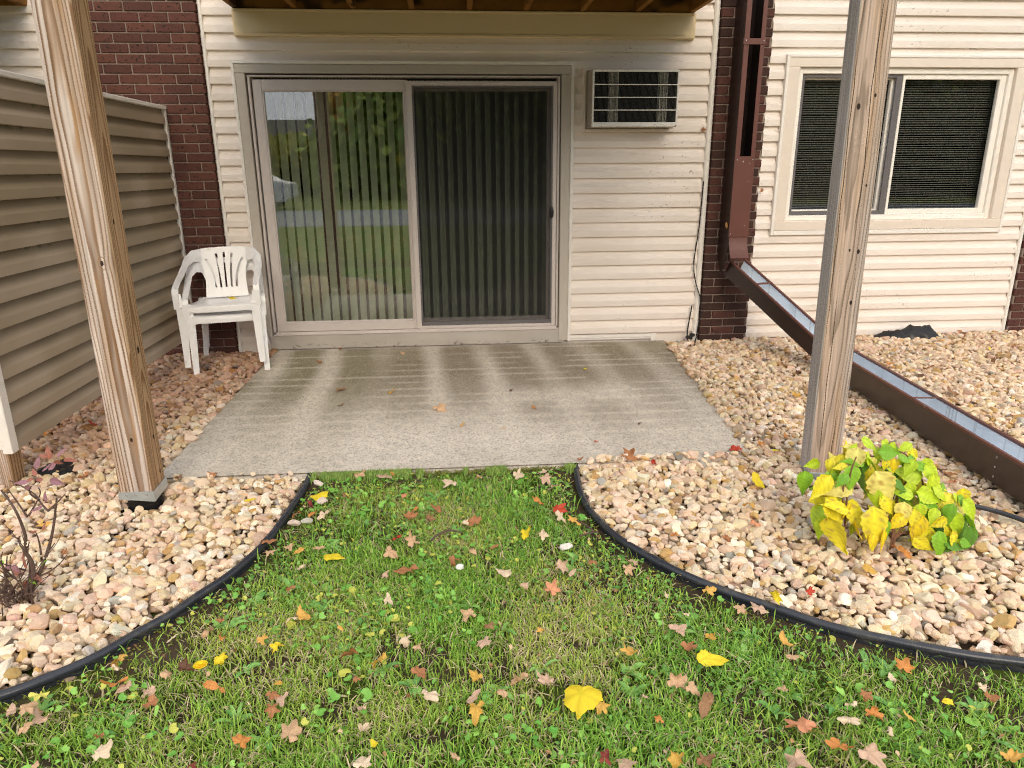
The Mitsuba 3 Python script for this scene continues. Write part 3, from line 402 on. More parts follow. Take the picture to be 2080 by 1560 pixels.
put('pane', mikit.ply(sheet(2.705, 3.41, .068, 1.023, 1.987), 'pane_glass'), WIN)
def slats(x0, x1, y):
    ms = []
    for z in np.arange(1.005, 2.02, .0168):
        m = bx(x0, x1, -.0120, .0120, -.0010, .0010)
        m.apply_transform(trimesh.transformations.rotation_matrix(math.radians(-13), (1, 0, 0))); m.apply_translation((0, y, z)); ms.append(m)
    return cat(ms)
for x0, x1, wh in ((2.70, 3.455, 'left'), (3.465, 4.30, 'right')):
    k = thing('window_blind', f'dark horizontal slat blind behind the {wh} half of the white window', 'blind')
    put('slats', mikit.ply(slats(x0, x1, .115), 'slat_metal'), k); labels[k + '__slats'] = {'label': 'thin horizontal slats', 'kind': 'stuff'}
    for xc in (x0 + .14, x1 - .14):
        add('cord', tube([(xc, .100, 1.0), (xc, .100, 2.03)], .0007, 5), 'wire_grey', k)
    add('head_rail', cham(x0, x1, .098, .132, 2.022, 2.052, .002), 'slat_metal', k)

# air conditioner in its opening
AC = thing('air_conditioner', 'white grilled air conditioner set in the siding right of the door', 'air conditioner')
add('sleeve', cat([cham(1.032, 1.664, -.19, .14, 1.640, 1.650, .002), cham(1.032, 1.664, -.19, .14, 2.012, 2.024, .002), cham(1.030, 1.042, -.19, .14, 1.640, 2.024, .002), cham(1.652, 1.664, -.19, .14, 1.640, 2.024, .002)]), 'metal_beige', AC)
add('coil', bx(1.045, 1.65, -.150, .10, 1.652, 2.010), 'coil_black', AC)
def poly_ex(pts, y0, y1):
    c = Polygon(pts); m = trimesh.creation.extrude_polygon(c, y1 - y0, engine='earcut')
    v = np.array(m.vertices); m.vertices = np.c_[v[:, 0], y1 - v[:, 2], v[:, 1]]; m.fix_normals(); return m
add('frame', cat([cham(1.033, 1.046, -.206, -.190, 1.671, 2.020, .002), cham(1.650, 1.663, -.206, -.190, 1.671, 2.020, .002), cham(1.033, 1.663, -.206, -.190, 2.0075, 2.022, .002),
                  poly_ex([(1.033, 1.641), (1.638, 1.641), (1.663, 1.660), (1.663, 1.6705), (1.033, 1.6705)], -.206, -.190)]), 'grille_white', AC)
for z in (1.7525, 1.8375, 1.9235): add('crossbar', cham(1.046, 1.650, -.208, -.198, z - .0034, z + .0034, .001), 'grille_white', AC)
gb = [bx(x - .0007, x + .0007, -.199, -.193, 1.671, 2.008) for x in np.arange(1.052, 1.648, .0086)]
put('grille_wires', mikit.ply(cat(gb), 'wire_grey'), AC); labels[AC + '__grille_wires'] = {'label': 'fine vertical grille wires', 'kind': 'stuff'}
for x in [1.157 + .0105 * i for i in range(7)] + [1.517 + .0125 * i for i in range(6)]:
    add('fin', bx(x - .0023, x + .0023, -.192, -.168, 1.671, 2.008), 'grille_white', AC)
for x in (1.065, 1.13, 1.50, 1.625): add('screw', tube([(x, -.209, 1.656), (x, -.205, 1.656)], .0035, 8), 'steel_head', AC)
add('opening_trim', cat([cham(.998, 1.018, -.030, 0, 1.612, 2.052, .003), cham(1.018, 1.700, -.034, 0, 1.612, 1.634, .003), cham(1.684, 1.700, -.030, 0, 1.634, 2.052, .003), cham(1.018, 1.684, -.030, 0, 2.036, 2.052, .003)]), 'trim_cream', BLD)
add('opening_lining', cat([bx(1.018, 1.03, -.003, .14, 1.634, 2.036), bx(1.665, 1.684, -.003, .14, 1.634, 2.036)]), 'trim_cream', BLD)

# ---------------------------------------------------------------- decks overhead
def deck(x0, x1, label, posts):
    D = thing('timber_deck', label, 'deck')
    add('ledger', cham(x0, x1, -.040, -.004, 2.424, 2.66, .003), 'deck_timber', D)
    jm = mikit.ply(cham(-.019, .019, -2.60, -.041, 2.424, 2.655, .003), 'deck_timber')
    n = int((x1 - x0) / .383)
    for x in np.linspace(x0 + .02, x1 - .02, n + 1): put('joist', jm, D, to_world=T().translate([x, 0, 0]))
    add('beam', cham(x0 - .03, x1 + .05, -2.755, -2.602, 2.424, 2.655, .004), 'deck_timber', D)
    bm = mikit.ply(cham(x0, x1, -.0695, .0695, 2.662, 2.697, .003), 'deck_timber')
    for i in range(19): put('floor_board', bm, D, to_world=T().translate([0, -.08 - .1475 * i, 0]))
    return D
D1 = deck(-1.455, 1.800, 'brown timber deck overhead carried on two thick square posts', True)
D2 = deck(-6.0, -2.80, "neighbouring timber deck corner seen above the low privacy fence", False)
def timber(cx, cy, w, ang, z0, z1, tx=0.0):
    n = 40; c = .006; a = w / 2
    prof = [(-a + c, -a), (a - c, -a), (a, -a + c), (a, a - c), (a - c, a), (-a + c, a), (-a, a - c), (-a, -a + c)]
    p = np.array(prof); R = np.array([[math.cos(ang), -math.sin(ang)], [math.sin(ang), math.cos(ang)]]); p = p @ R.T
    zs = np.linspace(z0, z1, n); v = np.vstack([np.c_[p[:, 0] + cx + tx * z, p[:, 1] + cy, np.full(8, z)] for z in zs])
    f = []
    for i in range(n - 1):
        for k in range(8): q = (k + 1) % 8; f += [[i * 8 + k, i * 8 + q, i * 8 + 8 + q], [i * 8 + k, i * 8 + 8 + q, i * 8 + 8 + k]]
    for k in range(1, 7): f += [[0, k + 1, k], [(n - 1) * 8, (n - 1) * 8 + k, (n - 1) * 8 + k + 1]]
    return trimesh.Trimesh(v, f, process=False)
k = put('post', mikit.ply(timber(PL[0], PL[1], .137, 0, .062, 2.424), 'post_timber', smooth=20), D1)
labels[k] = {'label': 'tan square timber post with bold wavy grain, left'}
br = cat([hull([(-1.4225, -2.7525, .069), (-1.2805, -2.7525, .069), (-1.4225, -2.755, .069), (-1.2805, -2.755, .069), (-1.4225, -2.7525, .038), (-1.2805, -2.7525, .022), (-1.4225, -2.755, .038), (-1.2805, -2.755, .022)]),
          hull([(-1.2805, -2.752, .022), (-1.2805, -2.612, .03), (-1.2805, -2.752, .069), (-1.2805, -2.612, .075), (-1.278, -2.752, .022), (-1.278, -2.612, .03), (-1.278, -2.752, .069), (-1.278, -2.612, .075)]),
          bx(-1.4225, -1.2805, -2.752, -2.612, .050, .060)])
add('post_bracket', br, 'galvanised', k)
for x in (-1.39, -1.352, -1.308): add('nail', tube([(x, -2.7575, .056), (x, -2.754, .056)], .0045, 8), 'steel_head', k)
add('pier_block', tube([(PL[0], PL[1], -.12), (PL[0], PL[1], -.002)], .070, 16), 'black_plastic', k)
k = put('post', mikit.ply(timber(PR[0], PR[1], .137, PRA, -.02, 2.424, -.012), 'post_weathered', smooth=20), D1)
labels[k] = {'label': 'weathered grey square timber post with long cracks, right'}
m = cham(-.072, .072, -.072, .072, -.05, .014, .002); m.apply_transform(trimesh.transformations.rotation_matrix(PRA, (0, 0, 1))); m.apply_translation((PR[0], PR[1], 0)); add('post_bracket', m, 'galvanised', k)

# ---------------------------------------------------------------- privacy fence
FEN = thing('privacy_fence', 'low dark banded cream siding privacy fence jutting out from the left brick pier', 'fence')
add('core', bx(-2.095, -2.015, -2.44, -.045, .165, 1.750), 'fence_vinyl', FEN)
hf = .1084
fm = trimesh.creation.extrude_polygon(Polygon([(-.011, 0), (.018, 0), (.0185, .004), (.018, .045), (.016, .049), (.003, .073), (-.005, .097), (-.0075, hf), (-.011, hf)]), 2.35, engine='earcut')
v = np.array(fm.vertices); fm.vertices = np.c_[v[:, 0], v[:, 2] - 2.425, v[:, 1]]; fm.fix_normals(); fm = mikit.ply(fm, 'fence_vinyl')
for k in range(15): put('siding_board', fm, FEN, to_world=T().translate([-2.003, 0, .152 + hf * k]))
add('top_cap', cham(-2.125, -1.975, -2.47, -.045, 1.768, 1.792, .003), 'trim_white', FEN)
add('end_trim', cat([cham(-2.02, -1.978, -2.476, -2.424, .150, 1.768, .003), cham(-2.115, -2.022, -2.470, -2.440, .168, 1.768, .003)]), 'trim_white', FEN)
add('wall_trim', cham(-2.003, -1.980, -.076, -.045, .15, 1.768, .003), 'trim_white', FEN)
add('post', cham(-2.112, -2.012, -2.462, -2.36, -.2, .20, .004), 'deck_timber_pale' if False else 'post_timber', FEN)
# ---------------------------------------------------------------- stacked chairs
def chair_back():
    outer = Polygon([(-.300, .40), (-.302, .50), (-.300, .56), (-.298, .63), (-.284, .69), (-.235, .737), (-.13, .750), (0, .753), (.13, .750), (.235, .737), (.284, .69), (.298, .63), (.300, .56), (.302, .50), (.300, .40)]).buffer(.012).buffer(-.012)
    cut = [Polygon([(s * .258, .30), (s * .262, .46), (s * .256, .56), (s * .246, .640), (s * .214, .664), (s * .178, .652), (s * .156, .600), (s * .150, .52), (s * .166, .30)]).buffer(-.006).buffer(.006) for s in (-1, 1)]
    slots = []
    for b, t, zt in ((-.076, -.135, .665), (-.040, -.058, .700), (0, 0, .706), (.040, .058, .700), (.076, .135, .665)):
        pts = [(b + (t - b) * u ** 2.2, .475 + (zt - .475) * u) for u in np.linspace(0, 1, 9)]
        slots.append(LineString(pts).buffer(.0088))
    g = outer.difference(unary_union(cut + slots)).intersection(sbox(-1, .40, 1, 1)).buffer(0)
    g = max(getattr(g, 'geoms', [g]), key=lambda q: q.area)
    m = trimesh.creation.extrude_polygon(g, .009, engine='earcut')
    v, f = trimesh.remesh.subdivide_to_size(np.array(m.vertices), np.array(m.faces), .022, max_iter=8)
    m = trimesh.Trimesh(v, f); m.merge_vertices()
    u, w, t = m.vertices[:, 0], m.vertices[:, 1], m.vertices[:, 2]
    ybk = .17 + .10 * (w - .40) / .35 + .02 * (1 - (u / .3) ** 2)
    yarm = np.interp(w, [.40, .50, .540, .575, .605, .645, .70, .75], [-.245, -.235, -.215, -.09, .04, .15, .225, .27])
    s = np.clip((np.abs(u) - .165) / .080, 0, 1); s = s * s * (3 - 2 * s)
    y = ybk * (1 - s) + yarm * s
    flare = 1 + .0 * u
    th = t * (1 + 2.2 * s * np.interp(w, [.40, .52, .6, .7], [0, .6, 1, .3]))
    m.vertices = np.c_[u * flare, y - th, w]
    return m
def shell_hull(a, b): return hull(np.vstack([a, b]))
def chair_leg(sx, front):
    out = []
    if front:   # an L of two thin plates from the seat corner down to the foot
        secs = [(.60 if False else .50, .300, -.236, .052, .060), (.40, .290, -.245, .062, .062), (.20, .285, -.262, .052, .05), (0, .283, -.285, .040, .036)]
    else:
        secs = [(.40, .215, .205, .055, .05), (.2, .235, .255, .046, .042), (0, .255, .305, .036, .034)]
    for (z0, x0, y0, w0, d0), (z1, x1, y1, w1, d1) in zip(secs, secs[1:]):
        e = 1 if front else -1
        fr = []; sd = []
        for z, x, y, w, d in ((z0, x0, y0, w0, d0), (z1, x1, y1, w1, d1)):
            fr += [(sx * x, y, z), (sx * (x - w), y, z), (sx * x, y + e * .007, z), (sx * (x - w), y + e * .007, z)]
            sd += [(sx * x, y, z), (sx * x, y + e * d, z), (sx * (x - .007), y, z), (sx * (x - .007), y + e * d, z)]
        out += [hull(fr), hull(sd)]
    return cat(out)
def chair_seat():
    n, m = 17, 15
    u = np.linspace(-1, 1, n); t = np.linspace(0, 1, m)
    U, Tt = np.meshgrid(u, t, indexing='ij')
    w = .272 - .085 * Tt; x = U * w; y = -.258 + .47 * Tt
    z = .425 - .030 * np.sin(Tt * np.pi * .85) * (1 - .35 * U ** 2) - .022 * Tt + .004 * np.abs(U) ** 3
    lipz = np.where(Tt < .07, -.012, 0); z = z + lipz
    P = np.stack([x, y, z], -1).reshape(-1, 3); Q = P - np.array([0, 0, .006])
    i, j = np.meshgrid(np.arange(n - 1), np.arange(m - 1), indexing='ij')
    q = np.stack([i * m + j, (i + 1) * m + j, (i + 1) * m + j + 1, i * m + j + 1], -1).reshape(-1, 4); K = n * m
    f = [q, q[:, ::-1] + K]
    b = [(i * m, (i + 1) * m) for i in range(n - 1)] + [((n - 1) * m + j, (n - 1) * m + j + 1) for j in range(m - 1)] + [(i * m + m - 1, (i - 1) * m + m - 1) for i in range(n - 1, 0, -1)] + [(j, j - 1) for j in range(m - 1, 0, -1)]
    f.append(np.array([(a + K, c + K, c, a) for a, c in b]))
    q = np.vstack(f); seat = trimesh.Trimesh(np.vstack([P, Q]), np.vstack([q[:, [0, 1, 2]], q[:, [0, 2, 3]]]), process=False); seat.fix_normals()
    return seat
def chair_apron():
    # front lip: a curved band, deeper at the corners where it flows into the legs
    xs = np.linspace(-.283, .283, 25); v, f = [], []
    for x in xs:
        a = abs(x) / .283; top = .418 - .012 * (1 - a * a) * .3; bot = .368 - .045 * max(0, (a - .72) / .28) ** 2
        yb = -.258 + .014 * a * a
        v += [(x, yb + .012, top), (x, yb - .004, top - .010), (x, yb - .008, (top + bot) / 2), (x, yb - .006, bot), (x, yb + .001, bot), (x, yb + .004, top - .012)]
    for i in range(24):
        for k in range(6): q = (k + 1) % 6; f += [[i * 6 + k, i * 6 + q, i * 6 + 6 + q], [i * 6 + k, i * 6 + 6 + q, i * 6 + 6 + k]]
    m = trimesh.Trimesh(v, f, process=False); m.fix_normals(); return m
CH = {'backrest': mikit.ply(chair_back(), 'chair_plastic', smooth=40), 'seat': mikit.ply(chair_seat(), 'chair_plastic', smooth=40), 'apron': mikit.ply(chair_apron(), 'chair_plastic', smooth=40)}
CL = [mikit.ply(chair_leg(s, fr), 'chair_plastic') for s in (-1, 1) for fr in (True, False)]
for (x, y, z, rz, tilt), lab in (((-1.622, -.388, -.012, 14, 0), 'lower white plastic armchair of the stack in the brick corner'), ((-1.625, -.405, .066, 8, -1.2), 'upper white plastic armchair with slotted back, holding a yellow leaf')):
    c = thing('plastic_chair', lab, 'chair')
    W = T().translate([x, y, z]).rotate([0, 0, 1], rz).rotate([0, 1, 0], tilt).scale([.93 if z > 0 else .88, 1, 1])
    for n_, d in CH.items(): put(n_, d, c, to_world=W)
    for d in CL: put('leg', d, c, to_world=W)

# ---------------------------------------------------------------- downspout and trough
DS = thing('downspout', 'brown square downspout with open slot front on the right brick pier', 'downspout')
x0, x1, yb, yf = 2.103, 2.252, -.040, -.240
def plate(pts): return hull(pts)
add('channel', cat([bx(x0, x0 + .004, yf, yb, .86, 2.9), bx(x1 - .004, x1, yf, yb, .86, 2.9), bx(x0, x1, yb - .004, yb, .86, 2.9)]), 'brown_shaded', DS)
add('flange', cham(x0 - .001, x0 + .036, yf - .004, yf, 1.42, 2.9, .001), 'brown_paint', DS)
add('flange', cham(x1 - .030, x1 + .001, yf - .004, yf, 1.42, 2.9, .001), 'brown_paint', DS)
add('inner_pipe', tube([(2.150, -.16, .9), (2.150, -.16, 2.9)], .012, 10), 'black_plastic', DS)
add('front_plate', cham(x0 - .003, x1 + .001, yf - .008, yf - .0045, .845, 1.430, .001), 'brown_paint', DS)
add('strap', cham(x0 - .008, x1 + .006, yf - .009, yf - .0042, 2.184, 2.224, .001), 'brown_paint', DS)
for xx, zz in ((2.118, 1.405), (2.238, 1.405), (2.112, .868), (2.115, 2.21), (2.243, 2.208)): add('rivet', tube([(xx, yf - .012, zz), (xx, yf - .007, zz)], .004, 8), 'steel_head', DS)
def elbow():
    ms = []; n = 9
    pr = [(-.238 - .010 * (i / n) - .055 * (i / n) ** 2.2, .856 - .165 * (i / n)) for i in range(n + 1)]
    for (ya, za), (yc, zc) in zip(pr, pr[1:]):
        ms.append(hull([(x, y + d, z) for x in (2.108, 2.250) for (y, z) in ((ya, za), (yc, zc)) for d in (0, .004)]))
        ms.append(hull([(x + d, y, z) for d in (0, .004) for (y, z) in ((ya, za), (yc, zc), (ya + .05, za), (yc + .05, zc)) for x in (2.247,)]))
    return cat(ms)
add('elbow', elbow(), 'brown_paint', DS)
fl = Polygon([(-.245, .87), (-.05, .87), (-.052, .70), (-.075, .635), (-.12, .572), (-.155, .555), (-.20, .62), (-.235, .70), (-.25, .78)])
m = trimesh.creation.extrude_polygon(fl, .004, engine='earcut'); v = np.array(m.vertices); m.vertices = np.c_[2.099 + v[:, 2], v[:, 0], v[:, 1]]; m.fix_normals()
add('side_flap', m, 'brown_shaded', DS)
m = hull([(2.0985, y, z) for y, z in ((-.21, .905), (-.225, .93), (-.19, .955), (-.165, .94), (-.17, .915))] + [(2.0965, y, z) for y, z in ((-.21, .905), (-.225, .93), (-.19, .955), (-.165, .94), (-.17, .915))])
plain('raw_wood', (0.55, 0.30, 0.13), 0.7, 0.2); add('wood_chip', m, 'raw_wood', DS)

TR = thing('drain_trough', 'long open brown drain trough lined pale blue, running from the downspout across the gravel', 'drain trough')
def trough_part(a, b, w, hgt, t=.004):
    a, b = np.array(a), np.array(b); d = b - a; n = np.array([-d[1], d[0], 0]); n /= np.linalg.norm(n); n = n if n[0] > 0 else -n
    u = np.cross(d / np.linalg.norm(d), n); u = u if u[2] > 0 else -u
    def slabq(p0, p1, p2, p3): return hull([a + p for p in (p0, p1, p2, p3)] + [b + p for p in (p0, p1, p2, p3)])
    out = [slabq(0 * n, n * t, u * hgt, u * hgt + n * t), slabq(n * (w - t), n * w, n * (w - t) + u * hgt, n * w + u * hgt), slabq(n * t, n * (w - t), n * t + u * t, n * (w - t) + u * t)]
    lip = [slabq(-n * .003 + u * (hgt - .010), n * .012 + u * (hgt - .010), -n * .003 + u * (hgt + .003), n * .012 + u * (hgt + .003)), slabq(n * (w - .012) + u * (hgt - .010), n * (w + .003) + u * (hgt - .010), n * (w - .012) + u * (hgt + .003), n * (w + .003) + u * (hgt + .003))]
    ins = [slabq(n * (t + .001), n * (t + .0025), n * (t + .001) + u * (hgt - .012), n * (t + .0025) + u * (hgt - .012)), slabq(n * (w - t - .0025), n * (w - t - .001), n * (w - t - .0025) + u * (hgt - .012), n * (w - t - .001) + u * (hgt - .012)),
           slabq(n * (t + .003) + u * (t + .001), n * (w - t - .003) + u * (t + .001), n * (t + .003) + u * (t + .0025), n * (w - t - .003) + u * (t + .0025))]
    def strap(q):
        c = a + d * q; e = d / np.linalg.norm(d) * .010
        return hull([c + s * e + n * x + u * (hgt + y) for s in (-1, 1) for x in (-.002, w + .002) for y in (.0035, .006)])
    return cat(out), cat(lip), cat(ins), strap, (a, d, n, u)
o1, l1, i1, s1, _ = trough_part((2.128, -.142, .547), (2.533, -1.068, .017), .160, .126)
o2, l2, i2, s2, fr2 = trough_part((2.541, -1.000, .020), (2.262, -3.42, .031), .150, .152)
for o, l, i, ss in ((o1, l1, i1, (.28,)), (o2, l2, i2, (.08, .50))):
    q = s1 if o is o1 else s2
    c = add('channel', o, 'brown_shaded', TR); add('rim', l, 'brown_paint', TR); add('lining', i, 'trough_lining', TR)
    for f in ss: add('strap', q(f), 'brown_paint', TR)
a, d, n, u = fr2
for q, hh in ((.80, .12), (.80, .075), (.80, .03), (.90, .10), (.90, .05)):
    c = a + d * q + u * hh; add('rivet', tube([c - n * .003, c + n * .001], .0045, 8), 'steel_head', TR)

# ---------------------------------------------------------------- small things by the wall
ps = thing('plastic_sheet', 'crumpled black plastic sheet bunched against the siding under the window', 'plastic sheet')
def crumple(nx, ny, fn):
    u, w = np.meshgrid(np.linspace(0, 1, nx), np.linspace(0, 1, ny), indexing='ij'); P = fn(u, w)
    i, j = np.meshgrid(np.arange(nx - 1), np.arange(ny - 1), indexing='ij')
    q = np.stack([i * ny + j, (i + 1) * ny + j, (i + 1) * ny + j + 1, i * ny + j + 1], -1).reshape(-1, 4)
    return trimesh.Trimesh(P.reshape(-1, 3), np.vstack([q[:, [0, 1, 2]], q[:, [0, 2, 3]]]), process=False)
def sheet_fn(u, w):
    env = np.interp(u, [0, .12, .35, .6, .85, 1], [.0, .025, .065, .095, .10, .0]); prof = np.sin(np.pi * np.clip(w * 1.05, 0, 1)) ** .7
    nz = meshkit.fbm(np.stack([u * 9, w * 5, u * 0 + 2.0], -1), 4, 3) - .5
    return np.stack([3.46 + .55 * u + .03 * nz, -.03 - .17 * (1 - w) * np.interp(u, [0, .3, 1], [.5, 1, 1]) + .03 * nz, -.012 + env * prof * (1 + .5 * nz) + .035 * nz * prof], -1)
scene[ps] = mikit.ply(crumple(50, 26, sheet_fn), 'black_plastic', smooth=35)
fs = thing('landscape_fabric', 'torn black landscape fabric scrap showing through gravel beside the fence', 'landscape fabric')
scene[fs] = mikit.ply(crumple(16, 16, lambda u, w: np.stack([-1.90 + (u - .5) * .15 * (1 - .3 * (w - .5)), -2.30 + (w - .5) * .17, .022 + .03 * (meshkit.fbm(np.stack([u * 6, w * 6, u * 0], -1), 3, 9) - .5) - .05 * ((u - .5) ** 2 + (w - .5) ** 2)], -1)), 'black_plastic', smooth=40)
cb = thing('cable', 'loose black cable hanging down the white corner trim to the gravel', 'cable')
add('wire', tube(spline([(1.952, -.030, 1.25), (1.944, -.034, 1.0), (1.930, -.036, .80), (1.918, -.032, .62), (1.945, -.046, .45), (1.985, -.055, .33), (1.99, -.05, .18), (1.975, -.05, .03)], 60), .0045, 6), 'wire_black', cb, smooth=True)
add('wire', tube(spline([(1.925, -.03, .28), (1.905, -.04, .14), (1.895, -.06, .03), (1.885, -.14, -.005), (1.87, -.22, -.005)], 40), .005, 6), 'wire_black', cb, smooth=True)
add('wire', tube(spline([(1.98, -.05, .03), (1.955, -.09, .015), (1.93, -.15, 0), (1.885, -.25, -.003)], 30), .005, 6), 'wire_black', cb, smooth=True)
add('connector', cat([cham(1.885, 1.935, -.075, -.045, .012, .038, .004), cham(1.915, 1.955, -.07, -.04, .03, .055, .004)]), 'wire_black', cb)

# ---------------------------------------------------------------- edging
def edging(pts, label, ext, r=.0142, z=-.018):
    p = spline([(x, y, z) for x, y in ext[0] + pts + ext[1]], 160)
    p += .0045 * (meshkit.noise(np.c_[np.arange(160) * .11, np.full((160, 2), len(pts) * 1.7)], 4)[:, None] - .5) * np.array([.8, .8, 1.2])
    k = thing('lawn_edging', label, 'lawn edging')
    for q in (.31, .74): i = int(q * 160); add('coupling', tube(p[i:i + 4], r + .0016, 12), 'edging_plastic', k, smooth=60)
    add('bead', tube(p, r, 12), 'edging_plastic', k, smooth=60)
    q = p.copy(); t = np.gradient(p, axis=0); nn = np.stack([-t[:, 1], t[:, 0], 0 * t[:, 0]], 1); nn /= np.linalg.norm(nn, axis=1, keepdims=True)
    v = np.vstack([p + nn * .003 - [0, 0, r * .8], p - nn * .003 - [0, 0, r * .8], p - nn * .003 - [0, 0, .12], p + nn * .003 - [0, 0, .12]]); n = len(p); f = []
    for b in range(4):
        c = (b + 1) % 4; i = np.arange(n - 1); f += [np.stack([b * n + i, b * n + i + 1, c * n + i + 1], 1), np.stack([b * n + i, c * n + i + 1, c * n + i], 1)]
    add('skirt', trimesh.Trimesh(v, np.vstack(f), process=False), 'edging_plastic', k)
    return p
pL = edging(EDGE_LEFT, 'black plastic edging tube curving round the left gravel bed', ([], [[-1.40, -3.95], [-1.62, -4.03]]))
pR = edging(EDGE_RIGHT, 'black plastic edging tube curving round the right gravel bed', ([], [[1.80, -4.075], [2.2, -4.16], [2.6, -4.22]]))
hz = thing('lawn_edging', 'thin black edging strip surfacing behind the yellow green shrub', 'lawn edging')
scene[hz] = mikit.ply(tube(spline([(1.93, -3.12, -.01), (1.99, -3.12, .03)] + [(x, y, .035) for x, y in HOSE] + [(2.21, -3.40, .02)], 40), .0105, 8), 'edging_plastic', smooth=60)

# ---------------------------------------------------------------- gravel
from shapely import distance, points
G = np.random.default_rng(11)
LAWN = Polygon([(-.69, -2.47), *[tuple(q[:2]) for q in pL[8:]], (-1.62, -6.0), (2.6, -6.0), *[tuple(q[:2]) for q in pR[::-1][:-8]], (.56, -2.47)]).buffer(0)
TUBES = unary_union([LineString(pL[:, :2]), LineString(pR[:, :2])]).buffer(.026)
BEDL = Polygon([(-2.9, -.04), (-1.40, -.04), (-1.40, -2.47), (-.69, -2.47), *[tuple(q[:2]) for q in pL], (-2.9, -4.05)]).buffer(0).difference(LAWN)
BEDR = Polygon([(1.70, -.04), (5.6, -.04), (5.6, -1.2), (3.0, -4.26), *[tuple(q[:2]) for q in pR[::-1]], (.56, -2.45), (1.44, -2.45)]).buffer(0).difference(LAWN)
KEEP = unary_union([TUBES, Polygon([(PL[0] - .08, PL[1] - .08), (PL[0] + .08, PL[1] - .08), (PL[0] + .08, PL[1] + .08), (PL[0] - .08, PL[1] + .08)]), Point(PR[0], PR[1]).buffer(.085), sbox(-2.13, -2.48, -2.0, -2.34)])
def stone_shapes(n, g):
    base = trimesh.creation.icosphere(1); fine = trimesh.creation.icosphere(2); out = []
    for src in (base, fine):
        L = []
        for _ in range(n):
            v = src.vertices.copy()
            for _ in range(g.integers(6, 11)):
                d = g.normal(size=3); d /= np.linalg.norm(d); c = g.uniform(.42, .86); k = v @ d - c
                v = v - np.maximum(k, 0)[:, None] * d * .96
            v *= 1 + .10 * (g.random((len(v), 1)) - .5)
            L.append(v / np.abs(v).max(0))
        out.append((L, np.array(src.faces)))
    return out
SHAPES = stone_shapes(36, G)
PAL = np.array([(.66, .54, .39), (.72, .61, .48), (.62, .46, .36), (.71, .56, .44), (.76, .70, .60), (.52, .345, .15), (.44, .30, .17), (.58, .44, .33), (.42, .39, .36), (.62, .50, .32)])
PW = np.array([.20, .18, .12, .14, .10, .05, .05, .08, .02, .06])
